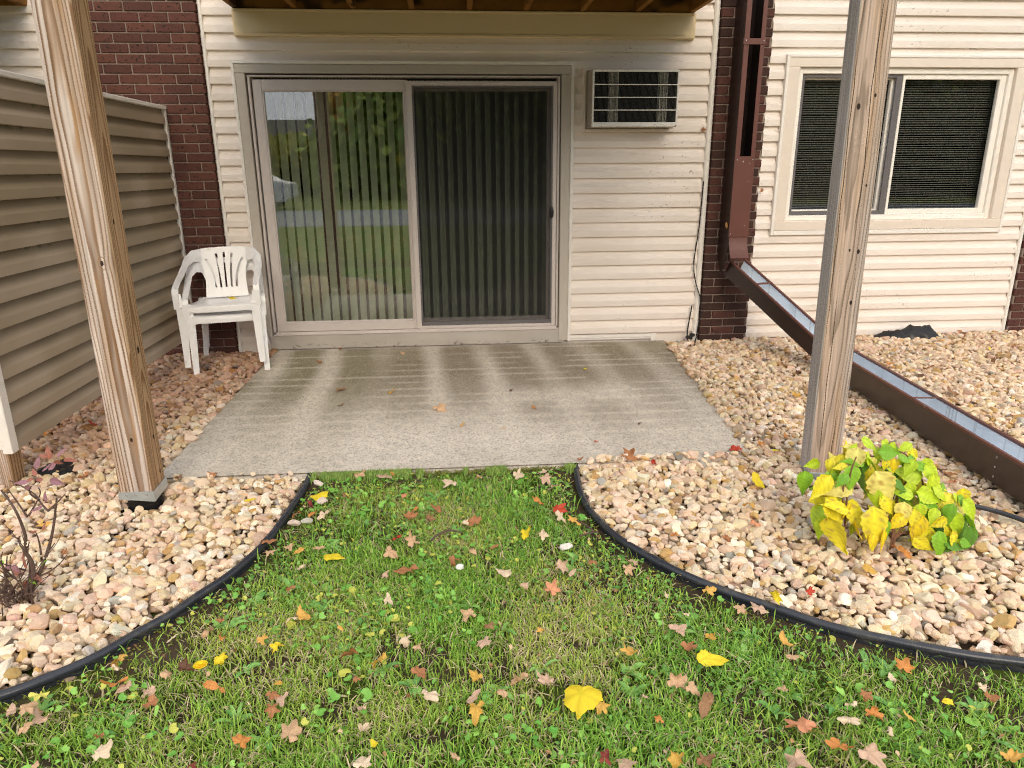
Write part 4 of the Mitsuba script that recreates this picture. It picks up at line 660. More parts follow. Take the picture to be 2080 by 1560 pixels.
def gravel(name, bed, label, layers):
    xs0, ys0, xs1, ys1 = bed.bounds; inner = bed.buffer(-.004); V, F, C = [], [], []; off = 0
    for sp, zc, zr, size, over in layers:
        gx, gy = np.meshgrid(np.arange(xs0, xs1, sp), np.arange(ys0, ys1, sp * .9), indexing='ij')
        gx = gx + (np.arange(gx.shape[1]) % 2)[None, :] * sp / 2
        P = np.stack([gx.ravel(), gy.ravel()], 1) + G.uniform(-.42, .42, (gx.size, 2)) * sp
        P = P[contains_xy(bed.buffer(over), P[:, 0], P[:, 1]) & ~contains_xy(KEEP, P[:, 0], P[:, 1])]
        bare = contains_xy(Point(-1.90, -2.30).buffer(.055), P[:, 0], P[:, 1]); P = P[~bare]
        n = len(P); s = size * np.exp(G.normal(0, .32, n)); s = np.clip(s, size * .42, size * 2.1)
        ax = np.stack([s * G.uniform(.95, 1.45, n), s * G.uniform(.75, 1.05, n), s * G.uniform(.52, .85, n)], 1)
        onp = contains_xy(PATIO, P[:, 0], P[:, 1])
        hz_ = .020 * (meshkit.fbm(np.c_[P * 1.3, np.zeros(n)], 3, 5) - .5)
        z = zc + G.uniform(-zr, zr, n) + hz_ * (zr > 0); z = np.where(onp, .010, z); z = z - .016 * np.clip(1 - distance(points(P), TUBES) / .09, 0, 1)
        near = np.hypot(P[:, 0] - CAM[0], P[:, 1] - CAM[1]) < 2.55
        pick = G.choice(len(PAL), n, p=PW); col = PAL[pick] * np.array([1.07, 1.05, 1.01]) * np.exp(G.normal(0, .10, (n, 1))) * (1 + G.normal(0, .025, (n, 3)))
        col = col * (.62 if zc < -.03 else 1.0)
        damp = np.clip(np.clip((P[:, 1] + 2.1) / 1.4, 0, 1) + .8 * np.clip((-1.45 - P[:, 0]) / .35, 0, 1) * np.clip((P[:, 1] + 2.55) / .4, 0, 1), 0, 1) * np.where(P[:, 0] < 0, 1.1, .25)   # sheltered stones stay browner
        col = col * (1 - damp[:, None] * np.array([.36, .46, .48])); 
        tt = G.integers(0, 36, n); yaw = G.uniform(0, 2 * np.pi, n); tl = G.normal(0, .30, n); tr_ = G.normal(0, .30, n)
        cy, sy, ct, st_, cr, sr = np.cos(yaw), np.sin(yaw), np.cos(tl), np.sin(tl), np.cos(tr_), np.sin(tr_)
        Rz = np.zeros((n, 3, 3)); Rz[:, 0, 0] = cy; Rz[:, 0, 1] = -sy; Rz[:, 1, 0] = sy; Rz[:, 1, 1] = cy; Rz[:, 2, 2] = 1
        Rx = np.zeros((n, 3, 3)); Rx[:, 0, 0] = 1; Rx[:, 1, 1] = ct; Rx[:, 1, 2] = -st_; Rx[:, 2, 1] = st_; Rx[:, 2, 2] = ct
        Ry = np.zeros((n, 3, 3)); Ry[:, 1, 1] = 1; Ry[:, 0, 0] = cr; Ry[:, 0, 2] = sr; Ry[:, 2, 0] = -sr; Ry[:, 2, 2] = cr
        R = Rz @ Rx @ Ry
        for lv in (0, 1):
            for t in range(36):
                I = np.nonzero((tt == t) & (near == bool(lv)))[0]
                if not len(I): continue
                v0, f0 = SHAPES[lv][0][t], SHAPES[lv][1]
                v = np.einsum('nij,nkj->nki', R[I], v0[None] * ax[I][:, None, :]) + np.c_[P[I], z[I]][:, None, :]
                shade = 1 + .16 * (meshkit.noise(v0 * 2.1 + t, 3)[None, :, None] - .5) + .10 * (G.random((len(I), len(v0), 1)) - .5)
                ochre = np.clip(meshkit.noise(v0 * 1.7 + 9.1 * t, 4) * 2.4 - 1.35, 0, 1)[None, :, None] * (G.random((len(I), 1, 1)) < .45)
                c = col[I][:, None, :] * shade * (1 - ochre * np.array([.12, .32, .58]))
                F.append((f0[None] + (off + np.arange(len(I)) * len(v0))[:, None, None]).reshape(-1, 3)); off += len(I) * len(v0)
                V.append(v.reshape(-1, 3)); C.append(c.reshape(-1, 3))
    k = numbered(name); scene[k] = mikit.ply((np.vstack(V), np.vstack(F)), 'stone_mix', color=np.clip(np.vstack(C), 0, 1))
    tag(k, label, 'gravel', kind='stuff'); print(k, len(np.vstack(F)))
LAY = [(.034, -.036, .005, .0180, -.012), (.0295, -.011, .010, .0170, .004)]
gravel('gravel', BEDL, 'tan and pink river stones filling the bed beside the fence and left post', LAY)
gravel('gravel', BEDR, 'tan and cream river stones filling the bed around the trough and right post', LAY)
pb = None
for x, y, s, c in ((.392, -3.25, .022, (.72, .68, .62)), (-.005, -3.355, .014, (.78, .77, .74)), (-.584, -2.77, .022, (.70, .58, .50)), (-.665, -2.96, .022, (.62, .50, .42)), (-.618, -2.95, .02, (.48, .46, .38)), (-.637, -2.585, .022, (.70, .60, .54))):
    lab = {.392: 'white angular stone lying in the grass left of the right edging', -.005: 'small white stone in the middle of the lawn', -.584: 'pink stone beside the yellow leaf at the left edging top', -.665: 'brown stone touching the left edging tube', -.618: 'grey green stone lying beside a brown stone near the left edging', -.637: 'pale pink stone on bare soil near the patio edge'}[x]
    k = thing('stone', lab, 'stone')
    i = int(abs(x) * 100) % 36; v = SHAPES[1][0][i] * np.array([1.2, .9, .7]) * s + [x, y, .0]
    scene[k] = mikit.ply((v, SHAPES[1][1]), 'stone_mix', color=np.clip(np.tile(c, (len(v), 1)) * (1 + .12 * (G.random((len(v), 1)) - .5)), 0, 1))
# ---------------------------------------------------------------- lawn
g = np.random.default_rng(21)
near_lawn = LAWN.intersection(Polygon([(-2.2, -5.0), (2.9, -5.0), (2.9, -3.9), (.62, -2.3), (-.80, -2.3), (-2.2, -3.9)])).buffer(-.006)
def scatter(poly, n):
    x0, y0, x1, y1 = poly.bounds; P = np.stack([g.uniform(x0, x1, n), g.uniform(y0, y1, n)], 1)
    return P[contains_xy(poly, P[:, 0], P[:, 1])]
from shapely import distance, points
EDGE = unary_union([LineString(pL[:, :2]), LineString(pR[:, :2])])
def grass(n):
    P = scatter(near_lawn, n)
    d = distance(points(P), EDGE); f = meshkit.fbm(np.c_[P * 2.6, np.zeros(len(P))], 3, 2); f2 = meshkit.fbm(np.c_[P * 9, np.ones(len(P))], 3, 6)
    topd = np.clip((P[:, 1] + 2.95) / .45, 0, 1)       # worn and mossy towards the patio
    keep = g.random(len(P)) < np.clip((d - .03) / .26, 0.03, 1) * np.clip(.50 + 2.4 * (f2 - .40), .18, 1) * (1 - .50 * topd) * np.where(P[:, 1] < -4.75, .5, 1)
    P, f, f2 = P[keep], f[keep], f2[keep]; n = len(P)
    straw = g.random(n) < .15 + .26 * np.clip((.50 - f) * 4, 0, 1)
    H = g.uniform(.015, .042, n) * (.72 + .75 * f) * np.where(straw, .75, 1); w = g.uniform(.0011, .0026, n)
    a = g.uniform(0, 2 * np.pi, n); lean = np.where(straw, g.uniform(.9, 2.2, n), np.abs(g.normal(.62, .42, n))) * H
    dx, dy = np.cos(a), np.sin(a); tw = a + np.pi / 2 + g.normal(0, .5, n); wx, wy = np.cos(tw) * w, np.sin(tw) * w
    z0 = -.048; V = np.zeros((n, 7, 3))
    for k, (q, l, ww) in enumerate(((0, 0, 1), (.5, .22, .9), (.85, .62, .65))):
        zc = z0 + H * q; cx, cy = P[:, 0] + dx * lean * l, P[:, 1] + dy * lean * l
        V[:, 2 * k] = np.stack([cx - wx * ww, cy - wy * ww, zc], 1); V[:, 2 * k + 1] = np.stack([cx + wx * ww, cy + wy * ww, zc], 1)
    V[:, 6] = np.stack([P[:, 0] + dx * lean, P[:, 1] + dy * lean, z0 + H * np.where(straw, .75, .97)], 1)
    t = np.array([[0, 1, 3], [0, 3, 2], [2, 3, 5], [2, 5, 4], [4, 5, 6]]); F = (t[None] + 7 * np.arange(n)[:, None, None]).reshape(-1, 3)
    u = g.random((n, 1)); yel = np.clip((.56 - f)[:, None] * 2.4 + .25 * g.normal(0, 1, (n, 1)), 0, 1)
    c = (1 - u) * np.array([.10, .25, .028]) + u * np.array([.32, .55, .075])
    c = c * (1 - yel) + yel * np.array([.40, .47, .085])
    c = np.where(straw[:, None], np.array([.66, .55, .33]) * (.6 + .5 * u), c)
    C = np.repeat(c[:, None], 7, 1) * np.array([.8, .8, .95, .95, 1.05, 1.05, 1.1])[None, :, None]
    print('grass', len(F)); return V.reshape(-1, 3), F, C.reshape(-1, 3)
V, F, C = grass(330000)
def fringe(n):
    # taller tufts leaning over the slab's front edge
    x = g.uniform(-.68, .55, n); P = np.stack([x, -2.4775 - .012 * (x + .7) / 1.25 - np.abs(g.normal(0, .022, n)), ], 1)
    P = P[meshkit.fbm(np.c_[P[:, :1] * 7, np.zeros((n, 2))], 3, 12) > .45]; n = len(P); H = g.uniform(.012, .038, n); w = g.uniform(.0012, .0026, n); a = g.uniform(.2, 2.94, n); lean = H * g.uniform(.25, .8, n)
    wx, wy = -np.sin(a) * w, np.cos(a) * w; V = np.zeros((n, 5, 3))
    for k, (q, l) in enumerate(((0, 0), (.62, .35))):
        for s, o in ((-1, 0), (1, 1)): V[:, 2 * k + o] = np.stack([P[:, 0] + np.cos(a) * lean * l + s * wx, P[:, 1] + np.sin(a) * lean * l + s * wy, -.024 + H * q], 1)
    V[:, 4] = np.stack([P[:, 0] + np.cos(a) * lean, P[:, 1] + np.sin(a) * lean, -.024 + H], 1)
    F = (np.array([[0, 1, 3], [0, 3, 2], [2, 3, 4]])[None] + 5 * np.arange(n)[:, None, None]).reshape(-1, 3); u = g.random((n, 1, 1))
    return V.reshape(-1, 3), F, np.repeat((1 - u) * np.array([.12, .24, .045]) + u * np.array([.30, .40, .09]), 5, 1).reshape(-1, 3)
V2, F2, C2 = fringe(5200); F = np.vstack([F, F2 + len(V)]); V = np.vstack([V, V2]); C = np.vstack([C, C2])
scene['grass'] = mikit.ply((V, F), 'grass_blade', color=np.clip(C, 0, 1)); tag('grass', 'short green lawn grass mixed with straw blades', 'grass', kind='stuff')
def discs(P, r, z, tilt, col, cup=.25, notch=True, m=9):
    n = len(P); th = np.linspace(0, 2 * np.pi, m, endpoint=False) + .35
    rad = np.ones(m); rad[0] = .42 if notch else 1.0
    rr = (1 + .18 * (g.random((n, m)) - .5)) * rad
    loc = np.zeros((n, m + 1, 3)); loc[:, 1:, 0] = np.cos(th) * rr; loc[:, 1:, 1] = np.sin(th) * rr; loc[:, 1:, 2] = cup * (.5 + .5 * np.cos(2 * th)) * g.uniform(.2, 1, (n, 1))
    loc *= r[:, None, None]
    ya = g.uniform(0, 2 * np.pi, n); ta = g.normal(0, tilt, n); ca, sa, ct, st_ = np.cos(ya), np.sin(ya), np.cos(ta), np.sin(ta)
    x = loc[..., 0]; y = loc[..., 1] * ct[:, None] - loc[..., 2] * st_[:, None]; zz = loc[..., 1] * st_[:, None] + loc[..., 2] * ct[:, None]
    W = np.stack([x * ca[:, None] - y * sa[:, None] + P[:, :1], x * sa[:, None] + y * ca[:, None] + P[:, 1:2], zz + z[:, None]], -1)
    i = np.arange(m); t = np.stack([np.zeros(m, int), 1 + i, 1 + (i + 1) % m], 1)
    F = (t[None] + (m + 1) * np.arange(n)[:, None, None]).reshape(-1, 3)
    C = np.repeat(col[:, None], m + 1, 1); C[:, 0] *= 1.12
    return W.reshape(-1, 3), F, C.reshape(-1, 3)
def weeds(n, size, zr, seed, thr, cols, tilt):
    P = scatter(near_lawn, n); d = distance(points(P), EDGE)
    f = meshkit.fbm(np.c_[P * 3.1, np.full(len(P), seed)], 3, seed) + .10 * np.clip((P[:, 1] + 3.35) / .5, -1, 1)
    P = P[(f + g.normal(0, .035, len(P)) > thr) & (d > .03)]; n = len(P); u = g.random((n, 1)); q = g.random((n, 1))
    c = np.where(q < .14, np.array([.48, .50, .09]), (1 - u) * np.array(cols[0]) + u * np.array(cols[1]))
    return discs(P, size * np.exp(g.normal(0, .33, n)), g.uniform(*zr, n), tilt, c)
def joinm(parts):
    off, V, F, C = 0, [], [], []
    for v, f, c in parts: V.append(v); F.append(f + off); C.append(c); off += len(v)
    return np.vstack(V), np.vstack(F), np.vstack(C)
V, F, C = joinm([weeds(9000, .0084, (-.034, -.002), 3, .53, ((.10, .31, .04), (.30, .56, .11)), .55), weeds(30000, .0058, (-.042, -.016), 7, .50, ((.09, .24, .045), (.23, .42, .09)), .6)])
print('clover', len(F))
scene['clover'] = mikit.ply((V, F), 'living_leaf', color=np.clip(C, 0, 1)); tag('clover', 'bright green clover and creeping weeds among the grass', 'clover', kind='stuff')
def blades(P, L, w, col, nseg=5, rise=.5, ya=None):
    """long leaves of rosettes: strips that rise and arch over"""
    n = len(P); ya = g.uniform(0, 2 * np.pi, n) if ya is None else ya; t = np.linspace(0, 1, nseg)
    wid = np.sin(np.pi * np.clip(t * .86 + .12, 0, 1)) ** .8; out = t[None] * L[:, None]; z = -.042 + rise * L[:, None] * np.sin(t * 2.3)[None]
    dx, dy = np.cos(ya)[:, None], np.sin(ya)[:, None]; V = np.zeros((n, nseg, 3, 3))
    for k, s in enumerate((-1, 0, 1)):
        V[:, :, k, 0] = P[:, :1] + dx * out - dy * s * wid * w[:, None]; V[:, :, k, 1] = P[:, 1:2] + dy * out + dx * s * wid * w[:, None]; V[:, :, k, 2] = z + abs(s) * .25 * w[:, None]
    f = []
    for i in range(nseg - 1):
        for k in (0, 1): a = i * 3 + k; f += [[a, a + 1, a + 4], [a, a + 4, a + 3]]
    F = (np.array(f)[None] + nseg * 3 * np.arange(n)[:, None, None]).reshape(-1, 3)
    return V.reshape(-1, 3), F, np.repeat(col[:, None], nseg * 3, 1).reshape(-1, 3)
R0 = scatter(near_lawn.buffer(-.10), 190); per = 7
RP = np.repeat(R0, per, 0); nn = len(RP); u = g.random((nn, 1))
V, F, C = blades(RP, g.uniform(.025, .065, nn), g.uniform(.0045, .011, nn), (1 - u) * np.array([.12, .31, .07]) + u * np.array([.27, .48, .12]), rise=.42)
scene['weed'] = mikit.ply((V, F), 'living_leaf', color=np.clip(C, 0, 1)); tag('weed', 'broad leaved weed rosettes scattered through the lawn', 'weed', kind='stuff')
MP = scatter(LAWN.intersection(sbox(-.8, -3.0, .75, -2.46)).union(EDGE.buffer(.12).intersection(LAWN.intersection(sbox(-2, -4.9, 2.4, -2.4)))), 42000)
MP = MP[meshkit.fbm(np.c_[MP * 6, np.full(len(MP), 4.0)], 3, 8) > .50]; u = g.random((len(MP), 1))
ex = g.uniform(-.69, .56, 4200); EP = np.stack([ex, -2.478 - .012 * (ex + .7) / 1.25 - np.abs(g.normal(0, .012, 4200))], 1); nm = len(MP); MP = np.vstack([MP, EP]); u = g.random((len(MP), 1))
MZ = np.concatenate([g.uniform(-.048, -.036, nm), g.uniform(-.045, -.004, 4200)])
V, F, C = discs(MP, g.uniform(.0022, .0050, len(MP)), MZ, .7, (1 - u) * np.array([.13, .15, .025]) + u * np.array([.27, .27, .05]), notch=False, m=5)
scene['moss'] = mikit.ply((V, F), 'living_leaf', color=np.clip(C, 0, 1)); tag('moss', 'olive moss on bare soil along the patio and edging', 'moss', kind='stuff')

# ---------------------------------------------------------------- fallen leaves
COL = {'rust': ((.44, .20, .09), (.30, .12, .05)), 'tan': ((.62, .41, .25), (.48, .29, .15)), 'cream': ((.75, .60, .44), (.64, .47, .30)), 'pink': ((.62, .43, .31), (.48, .30, .20)), 'brown': ((.33, .18, .09), (.24, .12, .055)),
       'darkbrown': ((.15, .07, .04), (.10, .045, .025)), 'orange': ((.64, .28, .08), (.52, .19, .05)), 'golden': ((.72, .44, .11), (.62, .32, .07)), 'yellow': ((.80, .64, .035), (.76, .55, .03)), 'red': ((.55, .07, .035), (.42, .05, .03)),
       'darkred': ((.26, .05, .035), (.17, .035, .03)), 'salmon': ((.70, .33, .18), (.60, .24, .13)), 'ochre': ((.62, .38, .075), (.52, .29, .06)), 'olive': ((.34, .30, .08), (.26, .22, .05)), 'limeyellow': ((.78, .74, .17), (.72, .66, .13))}
def radius_of(kind):
    th = np.linspace(0, 2 * np.pi, 49)[:-1]
    a = np.degrees((th + np.pi) % (2 * np.pi) - np.pi)     # 0 = the tip
    if kind == 'maple' or kind == 'curled':
        r = np.full(48, .50)
        for c, l, w in ((0, 1.0, 15), (48, .92, 13), (-48, .92, 13), (100, .72, 13), (-100, .72, 13)): r = np.maximum(r, .50 + (l - .50) * np.clip(1 - np.abs(a - c) / (w * 1.75), 0, 1) ** .8)
        for c, l in ((17, .66), (-17, .66), (35, .60), (-35, .60), (63, .62), (-63, .62)): r = np.maximum(r, l * np.clip(1 - np.abs(a - c) / 9, 0, 1))
        r[np.abs(a) > 150] = .22
        return th, r
    ab = np.abs(a)
    if kind == 'heart': return th, np.interp(ab, [0, 10, 30, 60, 100, 140, 165, 180], [1.05, .90, .78, .74, .76, .74, .58, .40])
    return th, np.interp(ab, [0, 12, 35, 70, 110, 150, 180], [1.0, .82, .60, .46, .47, .60, .70])
def leaf_mesh(kind, size, col, gg, curl, holes=True):
    """the outline filled with rings, bent along and across; colours vary from the veins to the rim"""
    th, r = radius_of(kind); lob = gg.normal(size=9); r = r * (1 + .05 * gg.normal(size=48) + .13 * np.interp(np.linspace(0, 8, 48), np.arange(9), lob)); rings_ = (0, .30, .62, 1.0); V, C = [], []
    c0, c1 = np.array(COL[col][0]), np.array(COL[col][1])
    bend, roll, tw, ph = gg.normal(0, curl), gg.normal(0, curl), gg.normal(0, curl * .7), gg.uniform(0, 6)
    if kind == 'curled': bend, roll = np.sign(bend) * (abs(bend) + 1.1), roll * 1.4
    for q in rings_:
        x, y = r * q * np.cos(th), r * q * np.sin(th)
        z = .10 * curl * np.sin(5 * th + ph) * q * q + .5 * tw * x * y
        if q == 0: x, y, z = x[:1] * 0, y[:1] * 0, z[:1] * 0
        V.append(np.stack([x, y, z], 1))
        m = gg.random((len(x), 1)); vein = np.abs(np.sin(2.5 * th[:len(x)]))[:, None] ** .5
        m = np.clip(m + .5 * (np.sin(3.1 * q * 2 + 2 * th[:len(x)] + ph) > .35)[:, None] * gg.random(), 0, 1.4)
        C.append((c0 * (1 - .6 * m) + c1 * .6 * m) * (.86 + .18 * vein) * (1 - .14 * (q > .9) * gg.random((len(x), 1))))
    V, C = np.vstack(V), np.vstack(C); V[:, 1] *= gg.uniform(.68, 1.08)
    for ax, k in ((0, bend), (1, roll)):       # roll the sheet round a cylinder
        if abs(k) > .05:
            s = V[:, ax]; R = 1 / k; zz = V[:, 2]; V[:, ax], V[:, 2] = (R - zz) * np.sin(s / R), R - (R - zz) * np.cos(s / R)
    F = [[0, 1 + i, 1 + (i + 1) % 48] for i in range(48)]
    for a in (1, 49):
        for i in range(48): k = (i + 1) % 48; F += [[a + i, a + 48 + i, a + 48 + k], [a + i, a + 48 + k, a + k]]
    n = len(V); st_ = np.array([[-.30 - q * .6, dy, .02 + .10 * q * q] for q in (0, .5, 1) for dy in (-.014, .014)])    # stalk
    V = np.vstack([V, st_]); C = np.vstack([C, np.tile(c1 * .7, (6, 1))]); F += [[n, n + 1, n + 3], [n, n + 3, n + 2], [n + 2, n + 3, n + 5], [n + 2, n + 5, n + 4]]
    return V * size, np.array(F), C
def placed(V, x, y, z, yaw, tx, ty):
    a = trimesh.transformations.euler_matrix(tx, ty, yaw)[:3, :3]; W = V @ a.T; lo = W[:, 2].min()
    return W - [0, 0, max(lo, -10) + min(0.012, -lo * .35)] + [x, y, z]
WORD = {'darkbrown': 'dark brown', 'darkred': 'dark red', 'limeyellow': 'lime yellow', 'pink': 'pinkish tan', 'golden': 'golden', 'ochre': 'ochre'}
def zone(x, y, w):
    if w == 'p': return 'on the ' + ('back' if y > -.9 else 'middle' if y > -1.6 else 'front') + ' of the concrete patio'
    if w == 'l': return 'on the left gravel ' + ('by the fence' if y > -2.48 else 'near the left post' if y > -3.05 else 'near the bare shrub')
    if w == 'r':
        if y > -1.9: return 'on the gravel ' + ('behind the trough' if x > 2.3 else 'left of the trough')
        return 'on the gravel ' + ('beside the yellow green shrub' if x > 1.25 and y < -2.9 else 'at the patio front edge' if y > -2.62 else 'inside the right edging')
    a = 'left' if x < -.35 else 'right' if x > .45 else 'middle'
    b = 'by the patio' if y > -2.85 else 'upper' if y > -3.25 else 'centre' if y > -3.65 else 'lower' if y > -3.98 else 'front'
    return f'in the grass {b}, {a}' if b == 'by the patio' else f'in the {b} {a} grass'
gg = np.random.default_rng(5); rows = []
SHAPEW = {'maple': 'lobed leaf', 'curled': 'curled leaf', 'heart': 'heart shaped leaf', 'oval': 'oval leaf'}
for x, y, sz, c, k, w in LEAVES:
    rows.append([x, y, sz, c, k, w, f"{WORD.get(c, c)} {SHAPEW[k]} {zone(x, y, w)}"])
from collections import defaultdict
by = defaultdict(list)
for i, r in enumerate(rows): by[r[6]].append(i)
ORD = ['first', 'second', 'third', 'fourth', 'fifth', 'sixth', 'seventh']
for lab, I in by.items():
    if len(I) > 1:
        I = sorted(I, key=lambda i: rows[i][0] / (rows[i][1] + 5.6))
        for q, i in enumerate(I): rows[i][6] = lab + ', ' + (('leftmost' if q == 0 else 'rightmost') + f' of {["", "", "two", "three", "four", "five", "six", "seven"][len(I)]}' if q in (0, len(I) - 1) else f'{ORD[q]} from the left')
GRP = {'p': 'leaves on the patio', 'l': 'leaves on the left gravel', 'r': 'leaves on the right gravel', 'g': 'leaves on the lawn'}
for x, y, sz, c, k, w, lab in rows:
    V, F, C = leaf_mesh(k, sz * gg.uniform(.66, .80), c, gg, {'maple': .95, 'curled': 1.0, 'heart': .34, 'oval': .50}[k])
    z = {'p': .003, 'l': .010, 'r': .012, 'g': -.007}[w]
    W = placed(V, x, y, z, gg.uniform(0, 6.28), gg.normal(0, .22) + (.18 if w == 'g' else 0), gg.normal(0, .22))
    kk = thing('fallen_leaf', lab, 'leaf', GRP[w]); scene[kk] = mikit.ply((W, F), 'leaf_litter', smooth=True, color=np.clip(C, 0, 1))
for x, y, z, sz, c, k, lab, rx in ((-1.56, -.47, .487, .05, 'yellow', 'maple', 'yellow leaf lying on the seat of the upper chair', .1), (1.915, -.040, 1.615, .030, 'rust', 'curled', 'rusty dead leaf caught on the siding below the air conditioner', 1.5), (2.405, -.050, 1.17, .026, 'rust', 'curled', 'rusty leaf stuck to the brick pier edge beside the downspout', 1.5)):
    V, F, C = leaf_mesh(k, sz, c, gg, .4); W = placed(V, x, y, z, .6, rx, 0); kk = thing('fallen_leaf', lab, 'leaf'); scene[kk] = mikit.ply((W, F), 'leaf_litter', smooth=True, color=np.clip(C, 0, 1))
LP = scatter(near_lawn, 900); LP = LP[meshkit.fbm(np.c_[LP * 2.4, np.full(len(LP), 6.0)], 3, 15) > .47]; n = len(LP)
lc = np.array([(.34, .19, .09), (.50, .34, .19), (.24, .12, .06), (.58, .42, .26), (.42, .24, .11)])[g.integers(0, 5, n)]
V, F, C = discs(LP, g.uniform(.003, .0085, n), g.uniform(-.030, -.004, n), .9, lc, cup=.5, m=6)
scene['leaf_crumbs'] = mikit.ply((V, F), 'leaf_litter', color=np.clip(C, 0, 1)); tag('leaf_crumbs', 'small brown and tan crumbs of broken leaves among the grass', 'leaf litter', kind='stuff')
tw = thing('twig', 'curved grey twig lying in the middle of the lawn', 'twig'); scene[tw] = mikit.ply(tube(spline([(-.112, -3.15, -.004), (-.074, -3.11, .006), (-.039, -3.10, .008), (.003, -3.11, 0)], 16), np.linspace(.0045, .003, 16), 6), 'twig_bark', smooth=True)
tw = thing('twig', 'forked dry twig on bare soil beside the right edging', 'twig'); scene[tw] = mikit.ply(cat([tube(spline([(.455, -3.045, 0), (.474, -3.07, .004), (.517, -3.15, 0)], 12), .0035, 6), tube(spline([(.455, -3.178, 0), (.50, -3.165, .004), (.533, -3.15, 0)], 12), .003, 6)]), 'twig_bark', smooth=True)
dn = thing('dandelion', 'yellow dandelion flower open in the lower left grass', 'flower')
pet = []
for ring, (q, zz, L) in enumerate(((26, .008, .020), (20, .011, .014), (12, .013, .008))):
    for i in range(q):
        a = 2 * math.pi * (i + .3 * ring) / q; d = np.array([math.cos(a), math.sin(a), 0]); e = np.array([-d[1], d[0], 0]) * .0017
        pet.append(np.array([e * .5, -e * .5, d * L - e + [0, 0, .004], d * L + e + [0, 0, .004]]) + [0, 0, zz])
V = np.vstack(pet) + [-.749, -3.825, .0]; F = np.vstack([[[0 + 4 * i, 1 + 4 * i, 2 + 4 * i], [0 + 4 * i, 2 + 4 * i, 3 + 4 * i]] for i in range(len(pet))])
plain('dandelion_yellow', (.85, .62, .02), .6, .2); plain('stem_green', (.10, .20, .05), .6, .3)
put('petals', mikit.ply((V, F), 'dandelion_yellow'), dn); add('stem', tube([(-.749, -3.825, -.05), (-.749, -3.825, .008)], .0018, 6), 'stem_green', dn)

# ---------------------------------------------------------------- shrubs
sh = thing('leafy_shrub', 'yellow and lime green broad leaved shrub beside the weathered post', 'shrub')
plain('stem_brown', (.20, .10, .06), .7, .2)
LC = {'g': ((.15, .36, .022), (.27, .50, .03)), 'd': ((.08, .21, .018), (.13, .29, .025)), 'v': ((.42, .60, .025), (.56, .68, .035)), 'y': ((.78, .68, .025), (.70, .60, .03)), 'l': ((.76, .68, .20), (.70, .60, .12)), 'o': ((.78, .60, .012), (.72, .50, .015))}
def broad_leaf(L, c, gg):
    """ovate leaf along +x with a folded midrib, scalloped rim and sunken side veins"""
    n, m = 15, 9; t = np.linspace(0, 1, n); s = np.linspace(-1, 1, m); Tt, S = np.meshgrid(t, s, indexing='ij')
    wid = np.interp(t, [0, .04, .14, .28, .45, .65, .82, 1], [.04, .15, .285, .325, .29, .185, .075, .006]) * gg.uniform(.85, 1.12)
    wid = wid * (1 + .05 * np.where(np.arange(n) % 2 == 0, 1, -1) * (t > .1) * (t < .95))
    x = Tt + .02 * np.abs(S); y = S * wid[:, None]
    droop = gg.uniform(.15, .42); z = .05 * np.abs(S) ** 1.2 * gg.uniform(-.6, 1.5) - droop * Tt ** 2 + .012 * np.sin((Tt * 6.5 - np.abs(S) * 1.3) * 2 * np.pi) * np.abs(S) + .02 * np.sin(Tt * 7 + S * 3 + gg.uniform(0, 6)) * np.abs(S)
    V = np.stack([x, y, z], -1).reshape(-1, 3) * L; i, j = np.meshgrid(np.arange(n - 1), np.arange(m - 1), indexing='ij')
    q = np.stack([i * m + j, (i + 1) * m + j, (i + 1) * m + j + 1, i * m + j + 1], -1).reshape(-1, 4)
    a, b = np.array(LC[c][0]), np.array(LC[c][1]); u = gg.random() * .6 + .4 * np.abs(S)
    C = a * (1 - u[..., None]) + b * u[..., None]; C = C * (1 + .22 * (np.abs(S) < .15)[..., None] * np.array([1, 1, .8])) * (1 - .22 * (np.sin((Tt * 6.5 - np.abs(S) * 1.3) * 2 * np.pi) > .75)[..., None])
    if c in 'ylo': C = np.where((gg.random((n, m, 1)) < .06), np.array([.45, .30, .06]), C)
    return V, np.vstack([q[:, [0, 1, 2]], q[:, [0, 2, 3]]]), C.reshape(-1, 3)
gg = np.random.default_rng(9)
rt_, up_, bk_ = np.array([1, -.08, 0]), np.array([0, .33, .94]), np.array([.08, .94, -.33])
FILL = [(x + gg.normal(0, .022), y + gg.uniform(.03, .11), max(.04, z + gg.normal(0, .02)), L * gg.uniform(.75, 1.0), an + gg.normal(0, 30), gg.choice(list('gvvvyyl')) if c != 'd' else 'd') for q in (0, 1) for x, y, z, L, an, c in SHRUB_LEAVES]
for x, y, z, L, an, c in SHRUB_LEAVES + FILL:
    an = math.radians(an + gg.normal(0, 6)); L = L * 1.34
    d = rt_ * math.cos(an) - up_ * math.sin(an); 
    nrm = -bk_ * .80 + np.array([0, 0, .52]) + .46 * gg.normal(size=3); d = d / np.linalg.norm(d); nrm -= d * (nrm @ d); nrm /= np.linalg.norm(nrm); e = np.cross(nrm, d)
    V, F, C = broad_leaf(L, c, gg); W = V @ np.stack([d, e, nrm]) + np.array([x, y + gg.normal(0, .012), z]) - d * L * .5 + nrm * L * .06
    W[:, 2] = np.maximum(W[:, 2], .012 + .004 * gg.random(len(W)))
    put('leaf', mikit.ply((W, F), 'living_leaf', smooth=True, color=np.clip(C, 0, 1)), sh)
for st in SHRUB_STEMS:
    p = np.array(st, float) + [0, .045, 0]; p = np.vstack([p[:1] * [1, 1, 0] + [0, 0, -.03], p]); q = spline(p, 24, 2); add('stem', tube(q, np.linspace(.0042, .0024, 24), 6), 'stem_brown', sh, smooth=True)
az = thing('bare_shrub', 'small twiggy shrub with few purple leaves at the left edge', 'shrub')
